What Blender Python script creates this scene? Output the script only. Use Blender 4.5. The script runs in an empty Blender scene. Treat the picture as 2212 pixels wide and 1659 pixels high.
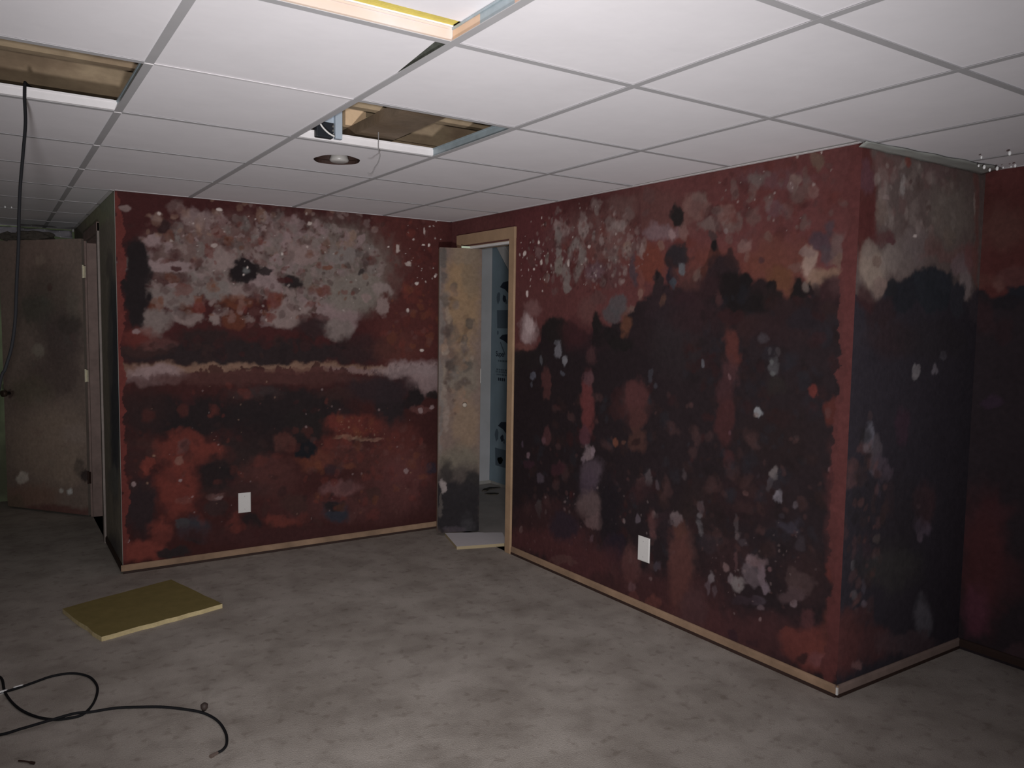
import bpy, bmesh, math, random
import numpy as np
from mathutils import Vector, Matrix
random.seed(7)
SC = bpy.context.scene
COL = SC.collection

# ------------------------------------------------------------------ camera, light, exposure
cam_d = bpy.data.cameras.new('camera')
cam = bpy.data.objects.new('camera', cam_d); COL.objects.link(cam); SC.camera = cam
cam_d.sensor_width = 36.0; cam_d.lens = 27.818; cam_d.clip_start = 0.02; cam_d.clip_end = 60
YAW, PIT, ROL = (0.58403,-0.07650,0.01513)
CAM = Vector((-2.74672,-4.95633,1.47496))
fwd = Vector((math.sin(YAW)*math.cos(PIT), math.cos(YAW)*math.cos(PIT), math.sin(PIT)))
rt = Vector((math.cos(YAW), -math.sin(YAW), 0)); up = rt.cross(fwd)
rt2 = rt*math.cos(ROL)+up*math.sin(ROL); up2 = up*math.cos(ROL)-rt*math.sin(ROL)
cam.matrix_world = Matrix((( rt2.x, up2.x, -fwd.x, CAM.x), (rt2.y, up2.y, -fwd.y, CAM.y), (rt2.z, up2.z, -fwd.z, CAM.z), (0,0,0,1)))
w = bpy.data.worlds.new('world'); SC.world = w; w.use_nodes = True
w.node_tree.nodes['Background'].inputs[0].default_value = (0.5,0.55,0.6,1)
w.node_tree.nodes['Background'].inputs[1].default_value = 0.0
SC.view_settings.view_transform = 'Standard'; SC.view_settings.look = 'None'
SC.view_settings.exposure = 0.0; SC.view_settings.gamma = 1.0; SC.view_settings.use_curve_mapping = False
def spot(name, loc, tgt, power, size, blend, rad, col):
    d = bpy.data.lights.new(name, 'SPOT'); d.energy = power; d.spot_size = math.radians(size); d.spot_blend = blend
    d.shadow_soft_size = rad; d.color = col
    o = bpy.data.objects.new(name, d); COL.objects.link(o); o.location = loc
    o.rotation_euler = (Vector(tgt)-Vector(loc)).to_track_quat('-Z','Y').to_euler()
    return o
# the torch held beside the camera, and added fill spots low behind it that throw light up at the ceiling
spot('hand_torch', (CAM.x-0.008, CAM.y-0.012, CAM.z+0.028), (-0.62, -0.9, 1.2), 195, 88, 1.0, 0.02, (1.0, 0.97, 0.955))
# two fill spots with no visible source, added to brighten ceiling and walls
spot('fill_spot', (-3.0, -5.6, 0.35), (-0.3,-2.1,2.1), 180, 93, 1.0, 0.10, (0.99, 0.985, 1.0))
spot('fill_spot', (-3.05, -5.65, 0.38), (-0.2,-0.3,2.1), 270, 70, 1.0, 0.10, (0.99, 0.985, 1.0))

# ------------------------------------------------------------------ helpers
def tag(o, label=None, cat=None, group=None, kind=None):
    if label: o['label'] = label
    if cat: o['category'] = cat
    if group: o['group'] = group
    if kind: o['kind'] = kind
    return o
def obj(name, me, mats, parent=None):
    o = bpy.data.objects.new(name, me)
    for m in (mats if isinstance(mats, (list, tuple)) else [mats]):
        if m.name not in [x.name for x in me.materials]: me.materials.append(m)
    COL.objects.link(o)
    if parent: o.parent = parent
    return o
def empty(name, loc=(0,0,0), parent=None):
    o = bpy.data.objects.new(name, None); o.empty_display_size = 0.05; COL.objects.link(o); o.location = loc
    if parent: o.parent = parent
    return o
def world_loc(p):
    v=Vector(p.location)
    if p.parent: v=v+p.matrix_parent_inverse.translation+world_loc(p.parent)
    return v
class MB:
    """collects verts and faces, in world metres minus an origin"""
    def __init__(s, org=(0,0,0)): s.v=[]; s.f=[]; s.m=[]; s.org=Vector(org)
    def add(s, vs, fs, mi=0):
        b=len(s.v); s.v += [tuple(Vector(p)-s.org) for p in vs]; s.f += [tuple(i+b for i in f) for f in fs]; s.m += [mi]*len(fs)
    def box(s, x0,x1,y0,y1,z0,z1, mi=0):
        s.add([(x0,y0,z0),(x1,y0,z0),(x1,y1,z0),(x0,y1,z0),(x0,y0,z1),(x1,y0,z1),(x1,y1,z1),(x0,y1,z1)],
              [(0,3,2,1),(4,5,6,7),(0,1,5,4),(1,2,6,5),(2,3,7,6),(3,0,4,7)], mi)
    def obox(s, O, u, v, n, a0,a1,b0,b1,c0,c1, mi=0):
        O,u,v,n = map(Vector,(O,u,v,n))
        vs=[O+u*a+v*b+n*c for c in (c0,c1) for a,b in ((a0,b0),(a1,b0),(a1,b1),(a0,b1))]
        s.add(vs, [(0,3,2,1),(4,5,6,7),(0,1,5,4),(1,2,6,5),(2,3,7,6),(3,0,4,7)], mi)
    def prism(s, poly, z0, z1, mi=0, mtop=None, mside=None):
        n=len(poly); vs=[(p[0],p[1],z0) for p in poly]+[(p[0],p[1],z1) for p in poly]
        s.add(vs, [tuple(range(n-1,-1,-1))], mi)
        b=len(s.v)-2*n
        s.f.append(tuple(range(b+n,b+2*n))); s.m.append(mi if mtop is None else mtop)
        for i in range(n):
            j=(i+1)%n; s.f.append((b+i,b+j,b+n+j,b+n+i)); s.m.append(mi if mside is None else mside)
    def tube(s, pts, r, seg=8, mi=0):
        pts=[Vector(p) for p in pts]; n=len(pts); rings=[]
        rr = r if isinstance(r,(list,tuple)) else [r]*n
        a=None
        for i,p in enumerate(pts):
            t=(pts[min(i+1,n-1)]-pts[max(i-1,0)]).normalized()
            if a is None: a=t.orthogonal().normalized()
            a=(a-t*a.dot(t)).normalized(); b=t.cross(a)
            rings.append([p+(a*math.cos(2*math.pi*k/seg)+b*math.sin(2*math.pi*k/seg))*rr[i] for k in range(seg)])
        vs=[q for R in rings for q in R]; fs=[]
        for i in range(n-1):
            for k in range(seg):
                k2=(k+1)%seg; fs.append((i*seg+k,i*seg+k2,(i+1)*seg+k2,(i+1)*seg+k))
        fs.append(tuple(range(seg-1,-1,-1))); fs.append(tuple((n-1)*seg+k for k in range(seg)))
        s.add(vs,fs,mi)
    def build(s, name, mats, parent=None, smooth=False, bevel=0):
        me=bpy.data.meshes.new(name); me.from_pydata(s.v,[],s.f)
        mats = mats if isinstance(mats,(list,tuple)) else [mats]
        for m in mats: me.materials.append(m)
        me.polygons.foreach_set('material_index', s.m)
        if smooth: me.polygons.foreach_set('use_smooth',[True]*len(s.f))
        me.update()
        o=bpy.data.objects.new(name,me); COL.objects.link(o); o.location=s.org
        if parent:
            o.parent=parent; o.matrix_parent_inverse=Matrix.Translation(-world_loc(parent))
        if bevel:
            b=o.modifiers.new('bevel','BEVEL'); b.width=bevel; b.segments=2; b.limit_method='ANGLE'
        return o
def spline(pts, n=8):
    pts=[Vector(p) for p in pts]; out=[]
    P=[pts[0]*2-pts[1]]+pts+[pts[-1]*2-pts[-2]]
    for i in range(1,len(P)-2):
        for k in range(n):
            t=k/n; a,b,c,d=P[i-1:i+3]
            out.append(0.5*((2*b)+(c-a)*t+(2*a-5*b+4*c-d)*t*t+(3*b-a-3*c+d)*t**3))
    out.append(P[-2]); return out

# ------------------------------------------------------------------ materials
def mat(name, col=(0.5,0.5,0.5), rough=0.8, metal=0.0, spec=0.3, noise=0.0, nscale=8.0, bump=0.0, bscale=60.0, attr=None, col2=None, n2=3.0, stretch=None, alpha=1.0):
    m=bpy.data.materials.new(name); m.use_nodes=True; nt=m.node_tree; N=nt.nodes; L=nt.links
    b=N['Principled BSDF']; b.inputs['Roughness'].default_value=rough; b.inputs['Metallic'].default_value=metal
    b.inputs['Specular IOR Level'].default_value=spec; b.inputs['Alpha'].default_value=alpha
    tc=N.new('ShaderNodeNewGeometry'); vec=tc.outputs['Position']
    if stretch:
        mp=N.new('ShaderNodeMapping'); mp.inputs['Scale'].default_value=stretch; L.new(vec,mp.inputs[0]); vec=mp.outputs[0]
    cur=None
    if attr:
        a=N.new('ShaderNodeAttribute'); a.attribute_name=attr; cur=a.outputs['Color']
    else:
        r=N.new('ShaderNodeRGB'); r.outputs[0].default_value=(*col,1); cur=r.outputs[0]
    if col2:
        t=N.new('ShaderNodeTexNoise'); t.inputs['Scale'].default_value=n2; t.inputs['Detail'].default_value=6; L.new(vec,t.inputs['Vector'])
        cr=N.new('ShaderNodeValToRGB'); cr.color_ramp.elements[0].position=0.42; cr.color_ramp.elements[1].position=0.62; L.new(t.outputs[0],cr.inputs[0])
        mx=N.new('ShaderNodeMix'); mx.data_type='RGBA'; L.new(cr.outputs[0],mx.inputs[0]); L.new(cur,mx.inputs[6]); mx.inputs[7].default_value=(*col2,1); cur=mx.outputs[2]
    if noise:
        t=N.new('ShaderNodeTexNoise'); t.inputs['Scale'].default_value=nscale; t.inputs['Detail'].default_value=8; t.inputs['Roughness'].default_value=0.65; L.new(vec,t.inputs['Vector'])
        mr=N.new('ShaderNodeMapRange'); mr.inputs[1].default_value=0.25; mr.inputs[2].default_value=0.75; mr.inputs[3].default_value=1-noise; mr.inputs[4].default_value=1+noise; L.new(t.outputs[0],mr.inputs[0])
        vm=N.new('ShaderNodeVectorMath'); vm.operation='SCALE'; L.new(cur,vm.inputs[0]); L.new(mr.outputs[0],vm.inputs[3]); cur=vm.outputs[0]
    L.new(cur,b.inputs['Base Color'])
    if bump:
        t=N.new('ShaderNodeTexNoise'); t.inputs['Scale'].default_value=bscale; t.inputs['Detail'].default_value=5; L.new(tc.outputs['Position'],t.inputs['Vector'])
        bp=N.new('ShaderNodeBump'); bp.inputs['Strength'].default_value=bump; bp.inputs['Distance'].default_value=0.004; L.new(t.outputs[0],bp.inputs['Height']); L.new(bp.outputs[0],b.inputs['Normal'])
    return m
M_paint = mat('mouldy_paint', attr='stain', rough=0.85, spec=0.15, noise=0.16, nscale=38, bump=0.25, bscale=70)
M_back = mat('bare_drywall', (0.30,0.29,0.27), 0.9, noise=0.1)
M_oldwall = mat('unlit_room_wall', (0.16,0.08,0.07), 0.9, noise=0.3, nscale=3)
M_green = mat('green_paint', (0.34,0.42,0.24), 0.8, noise=0.2, nscale=4, col2=(0.16,0.17,0.11), n2=1.6)
M_tile = mat('tile_facing', (0.83,0.80,0.825), 0.75, spec=0.25, noise=0.035, nscale=5, bump=0.12, bscale=22)
M_yellow = mat('fibreglass_yellow', (0.60,0.50,0.13), 0.95, spec=0.05, noise=0.14, nscale=25, bump=0.3, bscale=150)
M_olive = mat('fibreglass_olive', (0.25,0.20,0.08), 0.95, spec=0.05, noise=0.12, nscale=14, bump=0.3, bscale=150)
M_runner = mat('runner_grey_paint', (0.43,0.42,0.43), 0.55, spec=0.4, noise=0.05, nscale=9)
M_web = mat('tee_web_metal', (0.72,0.69,0.70), 0.45, spec=0.4, noise=0.06, nscale=12)
M_webgrey = mat('tee_web_galvanised', (0.34,0.40,0.43), 0.45, metal=0.3, spec=0.5, noise=0.2, nscale=16)
M_webpink = mat('tee_web_pinkish', (0.60,0.53,0.515), 0.5, spec=0.4, noise=0.05, nscale=12, col2=(0.57,0.47,0.42), n2=5)  # pinkish white web along the far side of the lifted tile
M_webtan = mat('tee_web_tan', (0.60,0.42,0.30), 0.6, noise=0.1)  # tan length of runner web beside the lifted tile
M_webpeach = mat('tee_web_peach', (0.66,0.44,0.34), 0.6, noise=0.1)  # peach length of runner web beside the lifted tile
M_webdark = mat('tee_web_dark', (0.10,0.105,0.09), 0.8, noise=0.5, nscale=60)  # dark mottled runner web, beyond the lifted tile
M_faint = mat('clean_tee', (0.66,0.635,0.65), 0.6)
M_wood = mat('joist_wood', (0.31,0.235,0.155), 0.85, spec=0.15, noise=0.28, nscale=7, col2=(0.21,0.15,0.10), n2=6, stretch=(0.8,1,1.6), bump=0.3)
M_wood_d = mat('beam_wood', (0.20,0.15,0.11), 0.9, spec=0.1, noise=0.3, nscale=6, col2=(0.17,0.12,0.08), n2=5, bump=0.3)
M_wood_p = mat('blocking_pine', (0.62,0.44,0.28), 0.8, spec=0.15, noise=0.18, nscale=12, bump=0.2)
M_sub = mat('subfloor', (0.10,0.07,0.05), 0.9, noise=0.3)
M_trim = mat('oak_trim', (0.29,0.19,0.125), 0.7, spec=0.2, noise=0.22, nscale=9, col2=(0.23,0.15,0.10), n2=4, bump=0.15, stretch=(1,1,1))
M_trimgrey = mat('dirty_trim', (0.22,0.16,0.14), 0.75, spec=0.2, noise=0.25, nscale=9)
M_casing = mat('casing_wood', (0.34,0.225,0.14), 0.6, spec=0.3, noise=0.18, nscale=8, bump=0.15)
M_white = mat('white_plastic', (0.62,0.60,0.585), 0.4, spec=0.4, noise=0.03)
M_screw = mat('screw_paint', (0.45,0.43,0.42), 0.5)
M_cable = mat('black_cable_jacket', (0.014,0.014,0.016), 0.75, spec=0.12)
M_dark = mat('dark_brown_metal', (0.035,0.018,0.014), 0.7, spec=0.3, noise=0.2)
M_black = mat('black_box_plastic', (0.015,0.017,0.022), 0.5)
M_lens = mat('bulb_face', (0.38,0.36,0.345), 0.35, spec=0.5, noise=0.1, nscale=40)
M_silver = mat('silver_metal', (0.75,0.74,0.70), 0.28, metal=0.9, spec=0.5)
M_brass = mat('brass_hinge', (0.75,0.69,0.52), 0.4, metal=0.15, spec=0.5, noise=0.2, nscale=60)
M_foam = mat('blue_foam', (0.20,0.26,0.30), 0.8, spec=0.2, noise=0.08, nscale=6, col2=(0.17,0.22,0.255), n2=2)
M_foamgrey = mat('grey_foam', (0.42,0.415,0.43), 0.8, spec=0.2, noise=0.06, nscale=6, col2=(0.35,0.345,0.35), n2=2)
M_ink = mat('foam_print', (0.018,0.025,0.04), 0.8)
M_ink2 = mat('foam_print_faint', (0.075,0.10,0.125), 0.8)
M_plas = mat('plastic_film', (0.36,0.37,0.345), 0.3, spec=0.5, noise=0.1, alpha=0.85)
M_glint = mat('glint_white', (0.97,0.97,0.97), 0.3, spec=1.0)  # near-white colour stands in for bright sparkles
M_plas2 = mat('plastic_film_far', (0.62,0.60,0.66), 0.3, spec=0.5, noise=0.15, nscale=30, alpha=0.9)
M_rag = mat('mould_clump', (0.07,0.06,0.05), 0.95, noise=0.4, nscale=40)
M_conc = mat('closet_floor', (0.58,0.54,0.52), 0.8, spec=0.2, noise=0.12, nscale=6)

def carpet():
    m=bpy.data.materials.new('old_carpet'); m.use_nodes=True; nt=m.node_tree; N=nt.nodes; L=nt.links; b=N['Principled BSDF']
    b.inputs['Roughness'].default_value=0.95; b.inputs['Specular IOR Level'].default_value=0.08
    g=N.new('ShaderNodeNewGeometry')
    def noise(s,d=6,r=0.6,dist=0.0):
        t=N.new('ShaderNodeTexNoise'); t.inputs['Scale'].default_value=s; t.inputs['Detail'].default_value=d; t.inputs['Roughness'].default_value=r; t.inputs['Distortion'].default_value=dist; L.new(g.outputs['Position'],t.inputs['Vector']); return t.outputs[0]
    def ramp(x,p0,p1,c0,c1):
        r=N.new('ShaderNodeValToRGB'); r.color_ramp.elements[0].position=p0; r.color_ramp.elements[1].position=p1; r.color_ramp.elements[0].color=(*c0,1); r.color_ramp.elements[1].color=(*c1,1); L.new(x,r.inputs[0]); return r.outputs[0]
    def mul(a,c):
        x=N.new('ShaderNodeMix'); x.data_type='RGBA'; x.blend_type='MULTIPLY'; x.inputs[0].default_value=1; L.new(a,x.inputs[6]); L.new(c,x.inputs[7]); return x.outputs[2]
    base=ramp(noise(2.6,3,0.5,0.1),0.35,0.68,(0.37,0.33,0.295),(0.48,0.435,0.395))
    c=mul(base,ramp(noise(7,3,0.5,0.1),0.30,0.56,(0.83,0.82,0.81),(1.05,1.05,1.05)))
    c=mul(c,ramp(noise(22,2,0.4),0.28,0.42,(0.80,0.785,0.77),(1.0,1.0,1.0)))
    c=mul(c,ramp(noise(260,2,0.5),0.3,0.7,(0.85,0.85,0.85),(1.1,1.1,1.1)))
    L.new(c,b.inputs['Base Color'])
    bp=N.new('ShaderNodeBump'); bp.inputs['Strength'].default_value=0.5; bp.inputs['Distance'].default_value=0.006; L.new(noise(180,3),bp.inputs['Height']); L.new(bp.outputs[0],b.inputs['Normal'])
    return m
M_carpet=carpet()

# ------------------------------------------------------------------ stain maps: mould colonies painted onto a fine grid of wall vertices (metres along the wall, height)
PAL=[(0.055,0.016,0.016),(0.093,0.028,0.025),(0.19,0.16,0.14),(0.24,0.17,0.17),(0.26,0.19,0.19),(0.17,0.12,0.11),(0.16,0.1,0.091),(0.18,0.15,0.14),
(0.23,0.17,0.16),(0.11,0.047,0.043),(0.25,0.18,0.18),(0.11,0.048,0.044),(0.24,0.17,0.16),(0.045,0.022,0.02),(0.26,0.16,0.12),(0.051,0.015,0.015),
(0.044,0.021,0.019),(0.19,0.15,0.14),(0.25,0.19,0.18),(0.25,0.18,0.17),(0.27,0.19,0.19),(0.19,0.16,0.15),(0.13,0.031,0.024),(0.15,0.05,0.025),
(0.052,0.015,0.015),(0.13,0.032,0.025),(0.15,0.053,0.026),(0.13,0.032,0.024),(0.15,0.051,0.025),(0.018,0.013,0.014),(0.033,0.016,0.016),(0.017,0.012,0.013),
(0.047,0.023,0.021),(0.15,0.053,0.027),(0.16,0.16,0.16),(0.54,0.46,0.43),(0.026,0.017,0.018),(0.028,0.017,0.017),(0.032,0.018,0.019),(0.036,0.018,0.019),
(0.046,0.022,0.02),(0.14,0.033,0.026),(0.11,0.049,0.045),(0.043,0.021,0.019),(0.05,0.015,0.015),(0.1,0.035,0.028),(0.23,0.14,0.1),(0.29,0.21,0.21),
(0.19,0.12,0.12),(0.15,0.036,0.028),(0.13,0.054,0.05),(0.059,0.017,0.017),(0.14,0.035,0.027),(0.12,0.053,0.049),(0.17,0.057,0.029),(0.56,0.48,0.45),
(0.58,0.49,0.46),(0.57,0.49,0.45),(0.55,0.47,0.44),(0.62,0.53,0.49),(0.62,0.53,0.5),(0.61,0.52,0.49),(0.65,0.55,0.52),(0.26,0.19,0.18),
(0.65,0.55,0.51),(0.64,0.55,0.51),(0.64,0.54,0.51),(0.047,0.016,0.015),(0.28,0.21,0.21),(0.076,0.031,0.028),(0.092,0.035,0.032),(0.029,0.016,0.016),
(0.019,0.014,0.015),(0.02,0.015,0.015),(0.028,0.018,0.018),(0.029,0.019,0.021),(0.052,0.025,0.023),(0.042,0.018,0.018),(0.023,0.017,0.019),(0.031,0.02,0.023),
(0.03,0.017,0.018),(0.051,0.035,0.035),(0.14,0.034,0.026),(0.16,0.038,0.029),(0.2,0.049,0.038),(0.18,0.044,0.034),(0.15,0.045,0.025),(0.097,0.036,0.03),
(0.087,0.031,0.027),(0.11,0.031,0.026),(0.13,0.046,0.044),(0.15,0.038,0.029),(0.11,0.032,0.027),(0.079,0.03,0.027),(0.086,0.034,0.033),(0.088,0.031,0.028),
(0.088,0.034,0.032),(0.012,0.012,0.015),(0.038,0.039,0.049),(0.023,0.017,0.018),(0.053,0.049,0.053),(0.021,0.015,0.016),(0.028,0.03,0.041),(0.02,0.015,0.016),
(0.035,0.02,0.024),(0.051,0.025,0.022),(0.053,0.026,0.023),(0.025,0.019,0.02),(0.032,0.023,0.033),(0.051,0.019,0.019),(0.038,0.022,0.022),(0.039,0.021,0.021),
(0.07,0.026,0.023),(0.052,0.021,0.021),(0.16,0.074,0.074),(0.27,0.16,0.11),(0.24,0.13,0.097),(0.28,0.17,0.12),(0.16,0.055,0.028),(0.12,0.052,0.048),
(0.26,0.15,0.12),(0.13,0.07,0.065),(0.18,0.071,0.061),(0.3,0.22,0.22),(0.12,0.051,0.047),(0.12,0.054,0.049),(0.17,0.058,0.029),(0.058,0.017,0.017),
(0.12,0.05,0.046),(0.33,0.24,0.24),(0.4,0.29,0.29),(0.14,0.035,0.03),(0.11,0.038,0.037),(0.053,0.015,0.015),(0.11,0.032,0.034),(0.14,0.04,0.028),
(0.099,0.028,0.023),(0.15,0.08,0.072),(0.13,0.062,0.057),(0.13,0.068,0.063),(0.13,0.058,0.058),(0.1,0.048,0.049),(0.12,0.066,0.061),(0.27,0.19,0.18),
(0.21,0.17,0.16),(0.24,0.18,0.17),(0.2,0.16,0.15),(0.22,0.16,0.15),(0.2,0.17,0.15),(0.22,0.18,0.16),(0.12,0.059,0.057),(0.17,0.14,0.13),
(0.11,0.055,0.053),(0.13,0.038,0.031),(0.15,0.093,0.11),(0.097,0.048,0.046),(0.13,0.067,0.056),(0.68,0.58,0.54),(0.71,0.61,0.57),(0.66,0.56,0.52),
(0.69,0.58,0.55),(0.59,0.5,0.47),(0.63,0.54,0.5),(0.11,0.054,0.052),(0.044,0.022,0.02),(0.37,0.27,0.27),(0.46,0.35,0.35),(0.19,0.097,0.094),
(0.15,0.059,0.052),(0.18,0.12,0.13),(0.26,0.17,0.17),(0.17,0.092,0.075),(0.095,0.046,0.044),(0.097,0.047,0.045),(0.17,0.094,0.084),(0.14,0.071,0.062),
(0.085,0.032,0.032),(0.15,0.053,0.044),(0.21,0.12,0.1),(0.017,0.013,0.013),(0.012,0.0094,0.0094),(0.029,0.021,0.021),(0.02,0.015,0.017),(0.016,0.014,0.021),
(0.024,0.019,0.019),(0.11,0.11,0.12),(0.06,0.068,0.082),(0.063,0.043,0.051),(0.083,0.074,0.078),(0.075,0.066,0.07),(0.15,0.09,0.078),(0.02,0.013,0.015),
(0.019,0.014,0.014),(0.03,0.015,0.018),(0.052,0.018,0.02),(0.016,0.012,0.012),(0.016,0.011,0.012),(0.015,0.011,0.012),(0.014,0.011,0.011),(0.11,0.046,0.029),
(0.021,0.013,0.015),(0.029,0.019,0.02),(0.014,0.0099,0.011),(0.029,0.017,0.02),(0.1,0.049,0.036),(0.032,0.015,0.018),(0.025,0.016,0.019),(0.023,0.014,0.016),
(0.081,0.034,0.032),(0.068,0.031,0.033),(0.11,0.035,0.036),(0.12,0.056,0.058),(0.058,0.025,0.025),(0.027,0.02,0.022),(0.17,0.16,0.18),(0.21,0.2,0.22),
(0.092,0.086,0.098),(0.1,0.098,0.11),(0.12,0.12,0.15),(0.089,0.089,0.11),(0.1,0.1,0.12),(0.053,0.05,0.061),(0.052,0.049,0.06),(0.16,0.097,0.11),
(0.098,0.033,0.032),(0.1,0.048,0.053),(0.15,0.08,0.071),(0.17,0.1,0.089),(0.17,0.13,0.12),(0.13,0.088,0.081),(0.12,0.078,0.071),(0.11,0.064,0.058),
(0.17,0.11,0.097),(0.17,0.12,0.12),(0.15,0.079,0.072),(0.17,0.1,0.091),(0.14,0.083,0.076),(0.14,0.093,0.081),(0.11,0.058,0.07),(0.13,0.086,0.065),
(0.12,0.073,0.068),(0.12,0.068,0.062),(0.12,0.077,0.068),(0.16,0.12,0.11),(0.4,0.34,0.32),(0.42,0.36,0.33),(0.43,0.36,0.34),(0.084,0.041,0.039),
(0.079,0.038,0.037),(0.13,0.11,0.099),(0.093,0.026,0.022),(0.037,0.011,0.011),(0.13,0.039,0.025),(0.11,0.039,0.025),(0.11,0.048,0.023),(0.012,0.009,0.0096),
(0.051,0.032,0.032),(0.024,0.014,0.016),(0.028,0.015,0.016),(0.012,0.0085,0.009),(0.011,0.0083,0.0088),(0.019,0.011,0.012),(0.011,0.0081,0.0086),(0.011,0.0082,0.0087),
(0.029,0.014,0.016),(0.075,0.032,0.029),(0.13,0.083,0.072),(0.018,0.012,0.012),(0.055,0.024,0.026),(0.024,0.018,0.021),(0.045,0.049,0.06),(0.057,0.037,0.047),
(0.063,0.041,0.048),(0.064,0.046,0.053),(0.12,0.078,0.074),(0.26,0.18,0.15),(0.17,0.11,0.1),(0.2,0.13,0.098),(0.18,0.11,0.079),(0.14,0.085,0.068),
(0.18,0.12,0.1),(0.12,0.063,0.054),(0.011,0.008,0.0085),(0.12,0.091,0.081),(0.024,0.012,0.014),(0.024,0.013,0.014),(0.026,0.014,0.014),(0.057,0.028,0.029),
(0.056,0.025,0.025),(0.028,0.013,0.012),(0.011,0.0079,0.0083),(0.032,0.0094,0.0094),(0.018,0.018,0.024),(0.033,0.015,0.015),(0.032,0.012,0.013),(0.024,0.013,0.015),
(0.032,0.014,0.016),(0.088,0.028,0.024),(0.06,0.026,0.028),(0.05,0.021,0.023),(0.064,0.06,0.064),(0.11,0.11,0.11),(0.057,0.047,0.054),(0.049,0.04,0.043),
(0.053,0.045,0.05),(0.16,0.16,0.18),(0.11,0.027,0.023),(0.1,0.097,0.11),(0.16,0.088,0.093),(0.019,0.017,0.021),(0.016,0.013,0.017),(0.025,0.02,0.018),
(0.04,0.02,0.018),(0.047,0.014,0.014),(0.1,0.049,0.047),(0.026,0.027,0.034),(0.12,0.057,0.055),(0.27,0.2,0.2),(0.076,0.03,0.03),(0.084,0.034,0.036),
(0.12,0.035,0.035),(0.1,0.052,0.059),(0.09,0.035,0.044),(0.19,0.14,0.15),(0.23,0.17,0.19),(0.19,0.14,0.16),(0.088,0.062,0.077),(0.069,0.047,0.064),
(0.12,0.08,0.08),(0.15,0.095,0.095),(0.11,0.079,0.096),(0.083,0.031,0.031),(0.074,0.029,0.027),(0.07,0.032,0.027),(0.026,0.013,0.013),(0.16,0.06,0.039),
(0.11,0.051,0.038),(0.041,0.017,0.017),(0.2,0.13,0.15),(0.089,0.061,0.083),(0.12,0.059,0.069),(0.083,0.062,0.078),(0.087,0.087,0.087),(0.057,0.02,0.027),
(0.051,0.021,0.031),(0.083,0.064,0.068),(0.086,0.063,0.072),(0.037,0.017,0.019),(0.062,0.047,0.051),(0.15,0.11,0.11),(0.092,0.04,0.04),(0.12,0.093,0.11),
(0.033,0.018,0.022),(0.14,0.11,0.11),(0.13,0.096,0.1),(0.073,0.029,0.027),(0.075,0.036,0.034),(0.022,0.014,0.017),(0.059,0.047,0.059),(0.072,0.055,0.067),
(0.097,0.043,0.041),(0.17,0.1,0.11),(0.15,0.053,0.041),(0.14,0.05,0.044),(0.042,0.022,0.024),(0.2,0.14,0.14),(0.015,0.011,0.014),(0.019,0.013,0.02),
(0.085,0.029,0.03),(0.047,0.02,0.021),(0.076,0.026,0.027),(0.028,0.018,0.026),(0.072,0.025,0.025),(0.11,0.055,0.05),(0.07,0.025,0.025),(0.066,0.025,0.026),
(0.057,0.02,0.02),(0.055,0.021,0.022),(0.091,0.035,0.031),(0.069,0.033,0.035),(0.074,0.032,0.025),(0.023,0.014,0.014),(0.026,0.012,0.013),(0.035,0.017,0.018),
(0.02,0.012,0.012),(0.035,0.018,0.019),(0.21,0.21,0.22),(0.15,0.11,0.1),(0.15,0.14,0.15),(0.13,0.11,0.11),(0.06,0.049,0.056),(0.16,0.14,0.16),
(0.096,0.076,0.086),(0.099,0.078,0.089),(0.15,0.13,0.14),(0.1,0.086,0.092),(0.069,0.053,0.057),(0.099,0.074,0.078),(0.051,0.038,0.044),(0.13,0.095,0.1),
(0.034,0.023,0.027),(0.067,0.047,0.051),(0.16,0.11,0.12),(0.17,0.12,0.14),(0.18,0.15,0.15),(0.17,0.13,0.14),(0.12,0.09,0.1),(0.16,0.12,0.14),
(0.16,0.13,0.14),(0.1,0.069,0.079),(0.09,0.061,0.07),(0.16,0.1,0.1),(0.1,0.051,0.054),(0.14,0.075,0.08),(0.17,0.12,0.13),(0.086,0.054,0.058),
(0.078,0.048,0.048),(0.072,0.044,0.044),(0.12,0.083,0.094),(0.064,0.048,0.06),(0.2,0.13,0.13),(0.041,0.026,0.033),(0.042,0.036,0.049),(0.055,0.044,0.055),
(0.1,0.051,0.049),(0.057,0.025,0.027),(0.047,0.037,0.044),(0.11,0.049,0.058),(0.043,0.027,0.027),(0.18,0.13,0.13),(0.086,0.042,0.04),(0.03,0.015,0.013),
(0.012,0.0086,0.0091),(0.02,0.02,0.026),(0.076,0.037,0.035),(0.031,0.017,0.017),(0.13,0.037,0.031),(0.14,0.04,0.033),(0.085,0.033,0.035),(0.12,0.035,0.029),
(0.12,0.037,0.03),(0.041,0.018,0.018),(0.17,0.067,0.07),(0.2,0.087,0.09),(0.032,0.015,0.021),(0.039,0.017,0.021),(0.081,0.023,0.019),(0.08,0.024,0.024),
(0.062,0.022,0.023),(0.1,0.028,0.024),(0.069,0.025,0.025),(0.09,0.029,0.028),(0.1,0.031,0.03),(0.13,0.094,0.088),(0.096,0.027,0.025),(0.089,0.025,0.024),
(0.12,0.055,0.07),(0.15,0.068,0.063),(0.19,0.058,0.046),(0.3,0.26,0.25),(0.19,0.13,0.12),(0.3,0.22,0.21),(0.31,0.25,0.23),(0.18,0.089,0.086),
(0.086,0.048,0.043),(0.19,0.14,0.12),(0.3,0.23,0.19),(0.22,0.17,0.15),(0.25,0.2,0.18),(0.23,0.16,0.14),(0.17,0.11,0.092),(0.18,0.14,0.14),
(0.11,0.048,0.048),(0.1,0.042,0.046),(0.16,0.087,0.083),(0.14,0.077,0.071),(0.17,0.11,0.089),(0.041,0.034,0.037),(0.24,0.19,0.19),(0.19,0.13,0.14),
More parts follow.
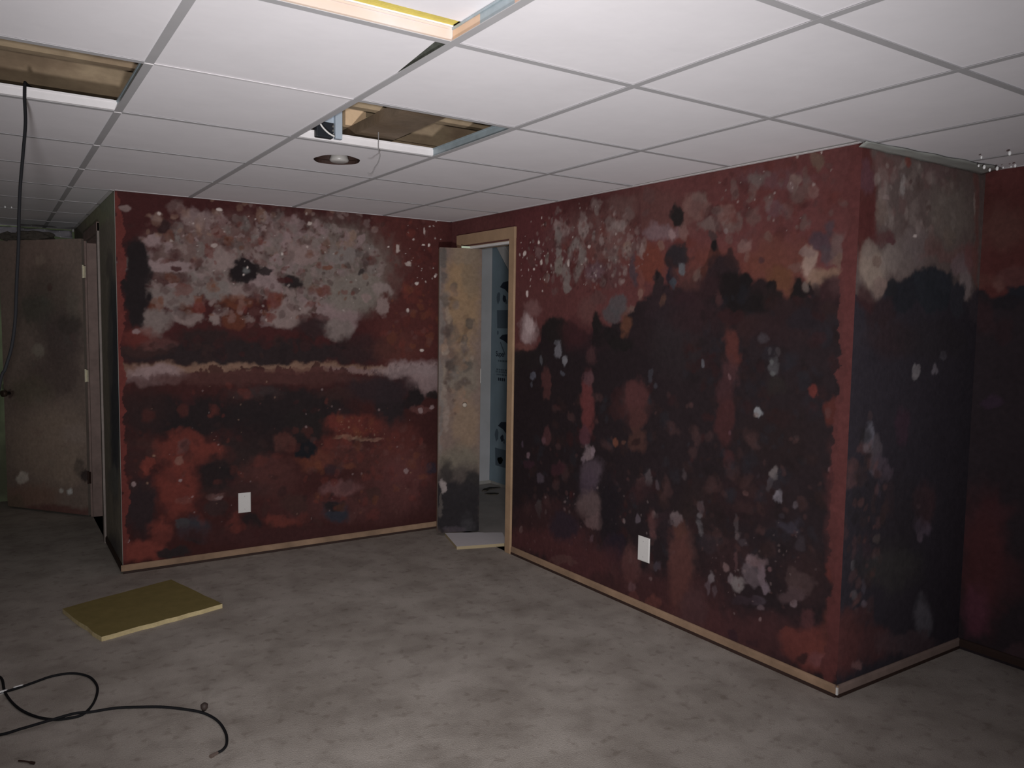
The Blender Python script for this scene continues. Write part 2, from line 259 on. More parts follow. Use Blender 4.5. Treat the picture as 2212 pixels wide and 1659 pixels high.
(0.18,0.075,0.075),(0.16,0.072,0.064),(0.39,0.31,0.28),(0.84,0.71,0.67),(0.18,0.15,0.13),(0.15,0.089,0.089),(0.09,0.05,0.045),(0.081,0.045,0.041),
(0.034,0.028,0.036),(0.026,0.028,0.035),(0.029,0.031,0.039),(0.023,0.023,0.029),(0.024,0.023,0.027),(0.037,0.023,0.027),(0.052,0.021,0.023),(0.037,0.035,0.044),
(0.05,0.039,0.047),(0.2,0.18,0.19),(0.16,0.14,0.15),(0.15,0.13,0.15),(0.12,0.11,0.13),(0.041,0.023,0.025),(0.032,0.026,0.03),(0.15,0.14,0.17),
(0.15,0.14,0.16),(0.098,0.08,0.092),(0.098,0.08,0.098),(0.09,0.067,0.084),(0.085,0.062,0.079),(0.077,0.061,0.083),(0.052,0.033,0.039),(0.069,0.046,0.05),
(0.057,0.029,0.043),(0.12,0.089,0.12),(0.15,0.11,0.14),(0.077,0.038,0.043),(0.13,0.099,0.092),(0.058,0.033,0.044),(0.084,0.072,0.084),(0.11,0.099,0.11),
(0.1,0.083,0.09),(0.076,0.064,0.082),(0.13,0.1,0.12),(0.099,0.067,0.073),(0.049,0.044,0.042),(0.029,0.023,0.027),(0.12,0.041,0.039),(0.21,0.11,0.11),
(0.092,0.036,0.036),(0.13,0.12,0.14),(0.087,0.055,0.062),(0.076,0.031,0.031),(0.063,0.035,0.032),(0.024,0.02,0.021),(0.14,0.066,0.063),(0.092,0.029,0.027),
(0.11,0.048,0.041),(0.13,0.042,0.04),(0.082,0.028,0.024),(0.17,0.08,0.07),(0.11,0.043,0.037),(0.11,0.048,0.046),(0.029,0.021,0.025),(0.021,0.021,0.027),
(0.022,0.018,0.022),(0.043,0.021,0.024),(0.037,0.019,0.022),(0.084,0.027,0.029),(0.11,0.037,0.055),(0.067,0.025,0.029),(0.052,0.03,0.052),(0.064,0.026,0.029),
(0.07,0.04,0.046),(0.28,0.25,0.2),(0.29,0.31,0.22),(0.15,0.13,0.12),(0.1,0.099,0.1),(0.07,0.075,0.088),(0.16,0.15,0.14),(0.2,0.2,0.18),
(0.11,0.1,0.1),(0.32,0.32,0.21),(0.18,0.13,0.11),(0.26,0.17,0.1),(0.19,0.14,0.096),(0.21,0.16,0.12),(0.18,0.15,0.12),(0.23,0.16,0.11),
(0.092,0.081,0.075),(0.1,0.08,0.07),(0.091,0.075,0.065),(0.11,0.09,0.079),(0.1,0.085,0.074),(0.096,0.08,0.069),(0.1,0.084,0.074),(0.1,0.085,0.08),
(0.11,0.084,0.074),(0.29,0.22,0.17),(0.33,0.26,0.21),(0.25,0.2,0.16),(0.27,0.21,0.18),(0.25,0.2,0.17),(0.18,0.16,0.15),(0.29,0.22,0.18),
(0.26,0.16,0.11),(0.051,0.028,0.026),(0.15,0.13,0.1),(0.069,0.055,0.051),(0.022,0.019,0.021),(0.032,0.027,0.026),(0.027,0.024,0.024),(0.024,0.021,0.023),
(0.32,0.27,0.26),(0.055,0.051,0.055),(0.13,0.11,0.1),(0.087,0.07,0.082),(0.25,0.19,0.16),(0.27,0.19,0.16),(0.14,0.11,0.092),(0.12,0.11,0.09),
(0.11,0.083,0.078),(0.13,0.096,0.086),(0.18,0.15,0.11),(0.2,0.17,0.14),(0.31,0.27,0.22),(0.33,0.25,0.2),(0.11,0.064,0.056),(0.091,0.074,0.065),
(0.37,0.28,0.22),(0.36,0.28,0.24),(0.85,0.77,0.68),(0.85,0.85,0.82),(0.85,0.85,0.79),(0.28,0.17,0.13),(0.18,0.09,0.079),(0.22,0.16,0.12),
(0.1,0.082,0.073),(0.055,0.041,0.041),(0.086,0.055,0.047),(0.22,0.12,0.11),(0.13,0.14,0.12)]
STAINS={'w1':[
(1,-1.248,0.612,0.402,-0.003073,-0.1072,-1.329,1,0.12,0,0),
(0,-0.3274,1.791,3.369,0.01926,0.04923,-1.083,0.8,0.3,0,1),
(0,-0.8463,1.806,2.569,-0.004859,0.1702,-3.431,0.75,0.4,0,2),
(0,-1.19,2.004,8.119,-0.05645,0.716,-9.776,0.7,0.25,0,3),
(0,-1.716,2.048,9.931,-0.1459,1.357,-16.35,0.7,0.25,0,4),
(0,-1.651,1.837,3.077,-0.04213,0.2966,-5.127,0.75,0.4,0,5),
(0,-1.376,1.945,2.199,-0.02129,0.4149,-6.091,0.55,0.4,0,6),
(0,-1.424,1.741,2.915,-0.03015,0.3557,-7.823,0.6,0.4,0,7),
(2,-1.332,1.782,1.234,-0.01111,0.1495,-3.015,0.75,0.25,420,8,7,9,10),
(2,-1.284,2.025,1.268,-0.01057,0.3773,-4.943,0.5,0.3,160,11,12,13,14),
(4,-1.332,1.782,1.234,-0.01111,0.1416,-2.856,0.6,0.2,420,15,16,9,8,10),
(2,-0.9975,1.799,2.401,-0.009861,0.1729,-3.487,0.8,0.2,160,3,17,17),
(0,-1.947,1.459,9.582,-0.1718,0.184,-12.82,0.9,0.25,0,17),
(0,-1.855,1.6,7.187,-0.1195,0.5466,-17.64,0.9,0.25,0,17),
(0,-1.766,1.479,13.26,-0.2029,0.3715,-22.6,0.9,0.25,0,8),
(0,-1.602,1.643,9.599,-0.1242,0.6525,-18.57,0.9,0.25,0,7),
(0,-1.613,1.472,23.03,-0.3008,0.3796,-24.66,0.9,0.25,0,8),
(0,-1.452,1.64,12.36,-0.1328,0.9334,-27.38,0.9,0.25,0,8),
(0,-1.324,1.699,10.82,-0.09602,0.7924,-19.66,0.9,0.25,0,10),
(0,-1.165,1.508,6.941,-0.04535,0.2444,-13.2,0.9,0.25,0,8),
(0,-0.8366,1.494,6.464,-0.01125,0.1522,-9.261,0.9,0.25,0,3),
(0,-0.7218,1.674,4.744,-0.0003121,0.2734,-7.783,0.9,0.25,0,2),
(0,-0.5283,1.691,16.57,0.04584,0.7971,-22.04,0.9,0.25,0,18),
(0,-0.528,1.57,20.22,0.05592,0.3907,-16.47,0.9,0.25,0,19),
(0,-1.154,1.64,23.13,-0.1479,1,-30.26,0.9,0.25,0,8),
(0,-1.868,1.782,7.687,-0.1297,1.522,-28.89,0.9,0.25,0,4),
(0,-1.565,1.824,11.46,-0.1424,0.7783,-13.95,0.9,0.25,0,8),
(0,-1.947,1.906,25.12,-0.4535,1.995,-29.29,0.9,0.25,0,20),
(0,-1.076,1.89,9.338,-0.04912,1.056,-17.63,0.9,0.25,0,12),
(0,-0.8051,1.896,7.453,-0.009601,1.21,-20.55,0.9,0.25,0,21),
(0,-0.8368,1.415,9.685,-0.01686,0.1176,-14.52,0.9,0.25,0,17),
(0,-1.706,1.551,23.57,-0.3403,0.5569,-22.5,0.9,0.25,0,22),
(0,-1.259,1.581,17.74,-0.1405,0.4783,-17.83,0.8,0.25,0,22),
(0,-1.279,1.496,26.69,-0.2187,0.6228,-35.64,0.7,0.25,0,22),
(0,-1.488,1.575,8.622,-0.09711,0.589,-21.95,0.6,0.25,0,23),
(0,-0.9889,1.472,10.01,-0.03967,0.3713,-25.87,0.7,0.25,0,24),
(0,-1.821,1.706,13.49,-0.2179,0.9948,-22.92,0.6,0.25,0,24),
(0,-0.938,1.667,19.87,-0.06417,1.039,-29.58,0.7,0.25,0,25),
(0,-1.937,1.554,20.75,-0.3697,0.7456,-28.91,0.5,0.25,0,26),
(0,-1.498,1.465,14.02,-0.1597,0.2245,-15.64,0.5,0.25,0,23),
(0,-1.789,1.637,20.06,-0.3142,1,-28.48,0.5,0.25,0,27),
(2,-1.323,1.764,1.354,-0.01201,0.1561,-3.283,0.55,0.25,130,15,22,16,28),
(0,-2.038,1.671,14.21,-0.2745,0.1633,-4.053,1,0.2,0,29),
(0,-2.05,1.848,18.38,-0.3594,1.048,-16.92,1,0.25,0,29),
(0,-1.986,1.716,21.06,-0.3912,0.8863,-19.49,0.9,0.25,0,29),
(0,-2.041,1.491,21.26,-0.4107,0.2705,-14.61,0.9,0.25,0,29),
(0,-1.893,1.991,22.58,-0.3904,2.019,-25.94,0.95,0.25,0,30),
(0,-1.437,1.768,12.35,-0.1302,0.7109,-14.64,1,0.15,0,31),
(0,-1.424,1.718,22.14,-0.2291,1.565,-36.48,0.9,0.25,0,31),
(0,-1.323,1.769,21.66,-0.1922,2.367,-49.26,0.9,0.25,0,31),
(0,-1.369,1.794,27.37,-0.2613,2.23,-43.61,0.9,0.25,0,31),
(0,-1.13,1.707,14.81,-0.08945,0.8532,-21.17,0.95,0.25,0,31),
(0,-1.183,1.715,20.98,-0.1429,2.201,-53.25,0.9,0.25,0,15),
(0,-1.828,1.766,43.49,-0.7076,3.233,-63.85,0.9,0.25,0,24),
(0,-0.6795,1.8,42.83,0.02371,2.208,-45.95,0.8,0.25,0,29),
(0,-0.6477,1.876,46.85,0.04787,0.9388,-16.83,0.6,0.25,0,32),
(0,-0.9073,1.818,32.97,-0.09188,3.534,-69.09,0.8,0.25,0,33),
(0,-1.428,1.768,50.42,-0.5249,2.663,-54.83,0.7,0.5,0,34),
(0,-1.442,1.745,139,-1.475,6.309,-137.2,0.9,0.25,0,35),
(0,-1.419,1.787,158.2,-1.626,5.55,-109.6,0.9,0.25,0,35),
(0,-1.374,1.267,1.144,-0.01092,-0.1024,-12.62,1,0.25,0,36),
(0,-1.674,1.364,6.136,-0.08555,0.05822,-20.25,0.9,0.35,0,37),
(0,-1.009,1.419,9.136,-0.03885,0.1785,-20.71,0.9,0.35,0,38),
(0,-0.6363,1.296,4.635,0.005462,-0.04902,-11.02,0.85,0.4,0,39),
(0,-1.99,1.294,7.842,-0.1452,-0.1268,-23.07,0.8,0.4,0,40),
(0,-2.02,1.38,11.51,-0.2184,0.08235,-16.59,0.6,0.4,0,41),
(0,-1.917,1.337,11.22,-0.1959,-0.006004,-22.9,0.6,0.25,0,42),
(2,-1.373,1.318,1.553,-0.01483,-0.03163,-13.43,0.5,0.3,60,43,31,44),
(0,-0.4157,1.295,5.906,0.02592,-0.04313,-9.695,0.7,0.4,0,45),
(1,-1.215,1.166,0.9878,-0.007142,-0.6285,-32.84,0.8,0.5,0,46),
(0,-1.944,1.162,5.895,-0.105,-0.5392,-25.38,0.85,0.4,0,20),
(0,-0.2774,1.137,4.525,0.0289,-0.2746,-13.6,0.8,0.4,0,47),
(0,-1.375,1.167,13.56,-0.1295,-1.478,-76.41,0.8,0.25,0,43),
(0,-0.743,1.147,4.729,-0.001766,-0.8064,-39.94,0.8,0.4,0,48),
(2,-0.3286,1.996,4.393,0.02511,0.1962,-2.97,0.5,0.3,60,49,50,51),
(2,-0.3027,1.482,4.34,0.02626,0.05319,-3.706,0.5,0.3,50,52,53,54),
(0,-1.578,2.128,64.19,-0.814,9.322,-102.6,0.9,0.3,0,55),
(0,-1.913,2.07,83.34,-1.467,6.849,-78.21,0.7,0.25,0,56),
(0,-1.034,2.086,56.72,-0.2642,5.715,-70.63,0.7,0.25,0,57),
(0,-1.205,1.886,96.09,-0.6881,5.895,-97.57,0.7,0.25,0,58),
(0,-1.611,1.911,52.73,-0.692,3.38,-51.16,0.5,0.25,0,58),
(0,-0.4131,1.97,59.58,0.2664,2.53,-39.52,0.6,0.25,0,59),
(0,-0.3415,1.874,48.86,0.2695,3.297,-61.13,0.55,0.25,0,59),
(0,-0.272,1.742,57.71,0.3764,4.333,-107.5,0.9,0.25,0,60),
(0,-0.3432,1.549,73,0.3989,1.462,-69.24,0.8,0.25,0,61),
(0,-0.2281,1.279,65.61,0.4669,-0.6361,-105.7,0.8,0.25,0,59),
(0,-0.22,2.095,107.6,0.7878,3.05,-40.5,0.6,0.25,0,62),
(0,-1.854,1.665,30.57,-0.5085,3.711,-95.76,0.7,0.25,0,4),
(0,-2.043,1.401,50.95,-0.9844,0.4413,-58.27,0.8,0.25,0,20),
(0,-1.331,1.911,43.51,-0.3919,3.487,-54.47,0.5,0.25,0,10),
(0,-0.6367,1.627,26.61,0.03136,1.499,-50.07,0.9,0.25,0,19),
(0,-2.084,2.089,43.46,-0.8743,4.395,-47.96,0.7,0.25,0,63),
(0,-0.1296,1.795,105.2,0.9068,5.367,-119.4,0.9,0.25,0,64),
(0,-0.4853,1.975,151.2,0.5156,10.79,-165.9,0.9,0.25,0,61),
(0,-0.1785,2.005,106.6,0.8443,6.379,-96.56,0.9,0.25,0,62),
(0,-0.2252,2.002,71.71,0.5189,12.82,-194,0.9,0.25,0,65),
(3,-0.2363,1.94,5.745,0.04059,0.1936,-3.231,0.7,0.3,26,66),
(3,-1.286,1.784,1.377,-0.01147,0.1339,-2.699,0.55,0.3,40,35),
(1,-1.071,0.5775,0.9335,0,0,1.732,0.85,0.012,0,67),
(0,-1.945,1.13,5.38,-0.09584,-0.7182,-28.53,0.6,0.4,0,20),
(0,-0.1948,1.064,7.681,0.05821,-0.2856,-10.47,0.75,0.5,0,47),
(0,-0.3237,1.141,3.944,0.02254,-0.4232,-21.25,0.7,0.4,0,68),
(0,-1.338,1.105,1.344,-0.0121,-0.6198,-23.63,0.8,0.4,0,69),
(0,-1.099,1.147,2.916,-0.01617,-0.9883,-47.14,0.5,0.25,0,70),
(0,-1.767,0.8916,3.192,-0.04845,-0.4492,-8.529,0.95,0.35,0,29),
(0,-1.801,0.8305,11.89,-0.1863,-1.335,-22.22,0.9,0.25,0,29),
(0,-2.004,0.9392,8.338,-0.1553,-0.3687,-7.613,0.85,0.5,0,71),
(0,-1.149,0.9074,2.39,-0.01494,-0.3502,-7.394,0.95,0.3,0,72),
(0,-1.071,0.7964,6.725,-0.03441,-0.5034,-8.526,0.95,0.25,0,73),
(0,-1.341,0.7649,5.348,-0.04818,-0.521,-8.096,0.85,0.4,0,29),
(0,-1.481,0.6145,5.004,-0.05505,-0.6752,-8.184,0.9,0.4,0,74),
(0,-1.616,0.5144,8.717,-0.1128,-1.141,-11.96,0.9,0.25,0,72),
(0,-2.039,0.3952,12.48,-0.2368,-0.6153,-5.362,0.95,0.3,0,75),
(0,-2.009,0.711,12.47,-0.2322,-1.078,-14.17,0.8,0.4,0,76),
(0,-2.066,0.6364,21.03,-0.4088,-0.8134,-9.49,0.8,0.4,0,77),
(0,-0.4704,0.896,8.909,0.03183,-0.2566,-5.67,0.95,0.3,0,78),
(0,-0.5486,1.013,3.778,0.009238,-0.3641,-10.83,0.9,0.4,0,79),
(0,-0.2762,0.9507,14.29,0.09127,-0.6138,-15.78,1,0.25,0,72),
(0,-0.3223,0.8999,17.29,0.09884,-1.049,-23.75,0.9,0.25,0,72),
(0,-0.1463,0.9542,21.99,0.1818,-1.271,-33.39,0.9,0.25,0,73),
(0,-0.8064,0.8611,22.72,-0.02927,-1.05,-20.77,0.9,0.25,0,80),
(0,-0.8479,0.9928,9.646,-0.01825,-0.9241,-25.12,0.6,0.25,0,40),
(0,-1.376,1.022,7.217,-0.0689,-1.087,-30.43,0.6,0.5,0,81),
(0,-1.787,0.685,6.222,-0.09597,-0.8517,-11.04,0.8,0.35,0,52),
(0,-1.667,0.6849,10.45,-0.1431,-1.841,-24.2,0.8,0.25,0,82),
(0,-1.841,0.4633,8.517,-0.1376,-0.6035,-5.804,0.85,0.35,0,83),
(0,-1.786,0.7573,9.862,-0.1521,-1.265,-18.44,0.7,0.25,0,82),
(0,-2.002,0.6221,27.61,-0.5113,-1.961,-22.59,0.9,0.25,0,83),
(0,-2.044,0.1195,7.312,-0.1388,-2.366,-15.95,0.85,0.4,0,84),
(0,-1.936,0.2212,13.49,-0.2356,-1.856,-13.83,0.8,0.35,0,85),
(0,-0.7112,0.7853,4.919,0.0004355,-0.8156,-14.07,0.75,0.4,0,82),
(0,-0.8689,0.8144,19.33,-0.04235,-1.119,-20.04,0.7,0.25,0,41),
(0,-0.8485,0.6729,9.602,-0.01816,-1.174,-16.59,0.6,0.25,0,82),
(0,-0.9823,0.5634,7.586,-0.02895,-1.202,-14.38,0.75,0.4,0,86),
(0,-1.199,0.6978,12.94,-0.09,-1.22,-17.24,0.7,0.25,0,87),
(0,-0.5806,0.5506,2.267,0.00446,-0.7861,-9.653,0.7,0.4,0,88),
(0,-0.4129,0.6631,5.852,0.02569,-0.5445,-7.935,0.6,0.4,0,89),
(0,-0.3425,0.3609,4.789,0.02577,-0.5778,-5.861,0.65,0.5,0,90),
(0,-1.232,0.205,9.407,-0.06932,-2.853,-22.72,0.7,0.25,0,91),
(0,-1.531,0.1953,18.42,-0.2147,-1.729,-13.2,0.6,0.25,0,92),
(0,-1.297,0.4743,5.271,-0.04391,-0.7701,-7.985,0.7,0.5,0,93),
(0,-0.7434,0.2158,1.866,-0.0006969,-1.274,-10.8,0.5,0.5,0,94),
(0,-1.334,0.5545,8.868,-0.07869,-1.147,-13.06,0.5,0.5,0,95),
(0,-0.5801,0.301,3.614,0.007111,-0.8562,-7.987,0.5,0.25,0,96),
(0,-1.066,0.6442,12.57,-0.06322,-0.986,-13.05,1,0.18,0,97),
(0,-1.087,0.7094,20.22,-0.1078,-2.338,-34.07,0.9,0.25,0,29),
(0,-1.743,0.2045,11.6,-0.1704,-1.694,-12.72,0.9,0.35,0,98),
(0,-1.743,0.1583,17.84,-0.262,-3.326,-24,0.9,0.25,0,99),
(0,-1.81,0.2593,29.49,-0.462,-4.648,-36.39,0.9,0.25,0,100),
(0,-1.412,0.2132,13.46,-0.1339,-3.49,-27.44,0.85,0.25,0,101),
(0,-0.8598,0.2092,11.25,-0.02296,-1.818,-15.13,0.95,0.35,0,102),
(0,-0.8702,0.251,13.69,-0.03,-3.806,-32.86,0.9,0.25,0,103),
(0,-0.88,0.4845,17.53,-0.04102,-2.011,-22.08,0.8,0.25,0,104),
(0,-1.133,0.3111,11.27,-0.06731,-1.905,-16.92,0.7,0.4,0,105),
(0,-0.5912,0.2918,18.11,0.03276,-2.308,-21.32,0.7,0.25,0,106),
(0,-1.88,0.08152,10.87,-0.1807,-4.319,-28.8,0.95,0.25,0,107),
(0,-0.136,0.4384,21.8,0.1822,-2.155,-24.24,0.9,0.25,0,108),
(0,-1.232,0.1072,1.476,-0.01088,-2.318,-16.99,0.8,0.5,0,109),
(0,-1.619,0.3377,16.15,-0.2089,-2.068,-17.85,0.8,0.25,0,110),
(0,-1.456,0.4233,5.455,-0.05787,-2.193,-21.09,0.6,0.5,0,111),
(0,-0.6896,0.5184,15.45,0.006152,-2.09,-24.38,0.7,0.25,0,112),
(0,-0.8492,0.3095,23.88,-0.04517,-5.387,-49.26,0.9,0.25,0,51),
(0,-0.1765,0.236,13.88,0.1076,-1.117,-10.22,0.7,0.4,0,113),
(0,-0.8281,0.3581,7.931,-0.01261,-2.275,-21.88,0.7,0.35,0,114),
(0,-0.7538,0.6967,8.561,-0.004509,-4.761,-70.47,0.65,0.5,0,115),
(0,-0.5919,0.6754,15.17,0.02745,-6.655,-96.98,0.6,0.25,0,116),
(3,-0.7005,0.7542,6.214,0.001511,-1.002,-16.38,0.6,0.3,50,117,118,82),
(0,-1.803,0.7224,29.69,-0.4651,-1.614,-22.15,0.8,0.25,0,119),
(0,-1.821,0.638,42.53,-0.6766,-3.282,-39.52,0.6,0.25,0,120),
(0,-1.618,0.3983,18.86,-0.2439,-4.491,-41.27,0.7,0.25,0,121),
(0,-1.808,0.3871,16.88,-0.2645,-4.113,-36.53,0.5,0.25,0,122),
(0,-0.2286,0.8532,10.6,0.07492,-1.751,-36.15,0.6,0.25,0,50),
(0,-0.2345,0.8535,60.66,0.4234,-2.846,-58.78,0.7,0.25,0,47),
(0,-0.1456,0.8706,59.62,0.4929,-2.699,-58.3,0.7,0.25,0,123),
(0,-0.7856,0.6382,15.79,-0.01554,-6.09,-82.35,0.6,0.25,0,124),
(2,-1.343,0.6031,1.186,-0.01068,-0.1728,-2.095,0.4,0.35,240,32,0,82,29),
(2,-0.6354,0.4932,2.036,0.0024,-0.2433,-2.769,0.4,0.35,120,49,125,126,127),
(3,-1.151,0.636,1.024,-0.006401,-0.1585,-2.054,0.6,0.3,90,117,20,128),
(0,-1.823,0.516,99.06,-1.576,-8.959,-91.87,0.8,0.25,0,123),
(0,-2.076,0.5186,90.16,-1.763,-8.129,-81.12,0.7,0.25,0,129),
(0,-2.116,0.1922,79.15,-1.585,-11.35,-80.62,0.8,0.25,0,130),
(0,-0.3429,0.4409,61.64,0.3317,-6.078,-67.13,0.6,0.25,0,123),
(0,-1.6,0.387,37.55,-0.4762,-9.803,-89.21,0.5,0.25,0,123),
(1,-2.131,1.1,45.45,0,0,0.9091,0.95,0.05,0,131)],
'w2':[
(0,1.555,1.703,0.6048,0.02142,-0.04891,-1.463,1,0.3,0,132),
(0,1.541,2.111,0.945,0.03346,-1.339,-12.11,0.7,0.5,0,133),
(0,1.028,1.97,2.706,0.08049,-0.3074,-4.024,0.8,0.4,0,134),
(0,2.025,2.031,2.943,0.1197,-0.9603,-9.157,0.8,0.4,0,9),
(0,2.006,1.785,9.226,0.3723,-0.5951,-11.12,0.9,0.35,0,135),
(0,2.219,1.866,18.56,0.7931,-1.86,-25.3,0.8,0.25,0,136),
(0,1.686,1.905,6.884,0.2541,-0.5267,-7.161,0.75,0.4,0,137),
(0,1.681,2.03,6.401,0.2363,-1.669,-17.07,0.6,0.4,0,138),
(0,1.425,1.978,5.797,0.1976,-0.6375,-7.632,0.5,0.5,0,139),
(0,1.234,1.954,7.564,0.242,-0.6375,-8.344,0.5,0.5,0,140),
(0,1.658,1.744,7.347,0.2685,-0.6285,-14.95,0.7,0.4,0,141),
(0,1.745,2.103,7.671,0.2888,-2.62,-23.11,0.6,0.5,0,142),
(0,1.258,2.032,12.74,0.4112,-2.285,-25.21,0.85,0.25,0,143),
(0,1.234,1.978,31.52,1.009,-1.263,-15.65,0.9,0.25,0,144),
(0,1.448,2.015,24.1,0.828,-1.075,-11.86,0.85,0.25,0,145),
(0,1.39,1.919,23.53,0.7925,-1.546,-21.44,0.9,0.25,0,146),
(0,1.459,1.883,29.29,1.008,-1.235,-18.59,0.9,0.25,0,17),
(0,1.442,1.838,50.88,1.741,-1.872,-32.38,0.8,0.25,0,17),
(0,1.754,1.998,20.48,0.772,-3.21,-34.6,0.8,0.25,0,147),
(0,1.617,1.925,48.43,1.752,-3.421,-44.78,0.7,0.25,0,8),
(0,1.246,1.809,27.03,0.867,-1.054,-20.8,0.85,0.25,0,148),
(0,1.313,1.758,25.82,0.8465,-0.6628,-15.76,0.85,0.25,0,146),
(0,1.408,1.754,30.85,1.043,-1.079,-25.67,0.85,0.25,0,17),
(0,1.322,1.679,25.86,0.8496,-0.9958,-36,0.85,0.25,0,146),
(0,1.133,1.754,27.93,0.8608,-1.739,-43.6,0.8,0.25,0,144),
(0,1.236,1.89,37.79,1.209,-2.029,-31.23,0.9,0.25,0,144),
(0,1.334,1.884,52.2,1.726,-2.065,-31.79,0.7,0.25,0,146),
(0,1.552,1.96,60.78,2.156,-2.727,-33.21,0.6,0.25,0,7),
(0,1.129,1.864,51.94,1.601,-1.814,-30.61,0.7,0.25,0,149),
(0,1.217,1.666,31.12,0.9867,-1.021,-41.19,0.9,0.25,0,150),
(0,1.577,2.093,47.88,1.714,-4.814,-44.7,0.6,0.25,0,17),
(0,1.829,1.873,37.85,1.456,-1.937,-27.97,0.5,0.25,0,46),
(0,1.711,1.845,15.04,0.5587,-1.412,-22.74,0.5,0.25,0,151),
(2,1.452,1.899,1.948,0.06695,-0.2815,-4.064,0.5,0.3,190,17,145,152,133,153),
(0,1.553,1.764,14.12,0.5,-0.9877,-21.99,0.6,0.4,0,154),
(0,1.525,1.551,11.91,0.4172,-0.06617,-14.47,0.75,0.4,0,53),
(0,1.606,1.603,14.35,0.5155,-0.3244,-22.09,0.6,0.25,0,155),
(0,1.841,1.549,15.71,0.6044,-0.1583,-34.63,0.7,0.25,0,156),
(0,1.045,1.964,88.45,2.648,-6.544,-86.46,0.9,0.25,0,157),
(0,0.896,1.902,55.95,1.582,-3.724,-58.87,0.8,0.25,0,158),
(0,1.071,1.843,79.14,2.388,-3.026,-55.06,0.85,0.25,0,159),
(0,1.001,1.805,86.83,2.553,-5.192,-108.7,0.85,0.25,0,157),
(0,0.9385,1.66,84.72,2.429,-1.109,-49.04,0.8,0.25,0,160),
(0,1.336,1.821,97.81,3.234,-3.088,-57.7,0.7,0.25,0,161),
(0,1.516,1.902,104.8,3.674,-7.756,-109.7,0.7,0.25,0,58),
(0,1.172,1.821,92.18,2.882,-4.584,-88,0.5,0.25,0,162),
(3,1.002,1.889,6.327,0.1862,-0.2481,-3.995,0.75,0.3,30,157),
(3,1.428,1.901,2.027,0.06911,-0.2989,-4.315,0.5,0.3,30,57),
(4,1.501,1.896,1.984,0.06923,-0.2755,-3.977,0.5,0.25,260,24,163,12,164),
(0,0.9493,1.438,11.29,0.3241,0.1595,-10.64,0.9,0.4,0,165),
(0,0.9705,1.468,17.06,0.4941,0.1665,-16.8,0.8,0.25,0,166),
(0,0.9822,1.57,11.44,0.3332,-0.1471,-19.71,0.8,0.4,0,167),
(0,0.9153,1.326,11.13,0.3152,1.404,-41.43,0.9,0.25,0,168),
(0,2.068,1.928,8.045,0.3306,-2.256,-26.78,0.7,0.4,0,169),
(0,2.144,1.918,41.53,1.741,-3.472,-41.56,0.8,0.25,0,170),
(0,2.071,1.863,43.55,1.79,-3.056,-43.23,0.8,0.25,0,171),
(0,1.956,2.038,41.71,1.665,-6.311,-60.18,0.9,0.25,0,172),
(0,1.973,2.119,25.26,1.014,-2.531,-20.77,0.7,0.25,0,173),
(0,2.216,1.925,37.15,1.587,-2.189,-25.34,0.7,0.25,0,174),
(0,2.24,2.008,28.22,1.214,-2.01,-19.17,0.6,0.25,0,175),
(0,1.908,1.973,69.98,2.755,-0.7184,-7.925,0.6,0.25,0,176),
(0,1.929,1.69,40.87,1.613,-0.3644,-10.9,0.7,0.25,0,177),
(0,1.929,1.634,54.41,2.147,-0.7744,-35.36,0.7,0.25,0,178),
(0,2.172,2.015,26.1,1.103,-3.17,-30.23,0.95,0.25,0,179),
(0,2.166,1.973,45.51,1.92,-3.792,-39.65,0.9,0.25,0,180),
(0,2.193,1.828,15.72,0.6669,-1.632,-25.12,0.95,0.25,0,181),
(0,2.15,1.777,17.97,0.7534,-1.139,-21.28,0.95,0.25,0,182),
(0,2.148,1.71,23.89,1.001,-0.9696,-24.75,0.95,0.25,0,183),
(0,2.226,1.813,32.81,1.403,-1.346,-21.67,0.9,0.25,0,184),
(0,2.215,1.747,44.32,1.889,-1.442,-30.18,0.9,0.25,0,185),
(0,2.163,1.689,67.59,2.84,-1.996,-57.26,0.9,0.25,0,186),
(0,1.876,1.735,40.04,1.558,-0.5368,-12.77,0.85,0.35,0,187),
(0,1.775,1.586,15.32,0.5786,-0.2019,-17.11,0.85,0.3,0,188),
(0,1.717,1.524,14.02,0.52,0.01208,-24.55,0.85,0.3,0,189),
(0,1.872,1.556,31.83,1.235,-0.2098,-34.85,0.8,0.25,0,190),
(5,0,0,1,0,0,1,1,0.012,0,191,0.8351,1.283,0.9984,1.309,1.083,1.362,1.098,1.473,1.224,1.507,1.398,1.471,1.542,1.422,1.58,1.478,1.713,1.467,1.821,1.504,1.905,1.576,1.988,1.621,2.067,1.683,2.177,1.662,2.294,1.702,2.362,1.774,2.4,1.866,2.435,1.822,2.473,1.736,2.567,1.695,2.605,1.68,2.645,1.638,2.695,1.607,2.744,1.583,2.813,1.586,2.844,1.662,2.888,1.656,2.934,1.603,3.009,1.583,3.128,1.59),
(0,1.224,1.43,6.478,0.2054,0.2108,-12.28,0.97,0.25,0,192),
(0,0.9323,1.253,4.791,0.1364,0.7675,-16.58,0.95,0.25,0,101),
(0,1.519,1.373,5.918,0.2065,0.4137,-14.37,0.8,0.5,0,193),
(0,1.407,1.425,7.956,0.268,0.2362,-12.69,0.7,0.5,0,194),
(0,1.605,1.452,22.57,0.8094,0.188,-13.18,1,0.25,0,195),
(0,1.614,1.384,14.32,0.5143,0.5143,-18.81,0.9,0.25,0,196),
(0,1.727,1.416,14.97,0.5562,0.4834,-22.46,1,0.25,0,197),
(0,1.794,1.367,11.51,0.4361,0.7203,-22.72,0.9,0.25,0,198),
(0,1.839,1.47,22.38,0.8596,0.196,-17.25,0.9,0.3,0,199),
(0,1.956,1.528,16.45,0.6533,-0.002981,-12.88,1,0.25,0,200),
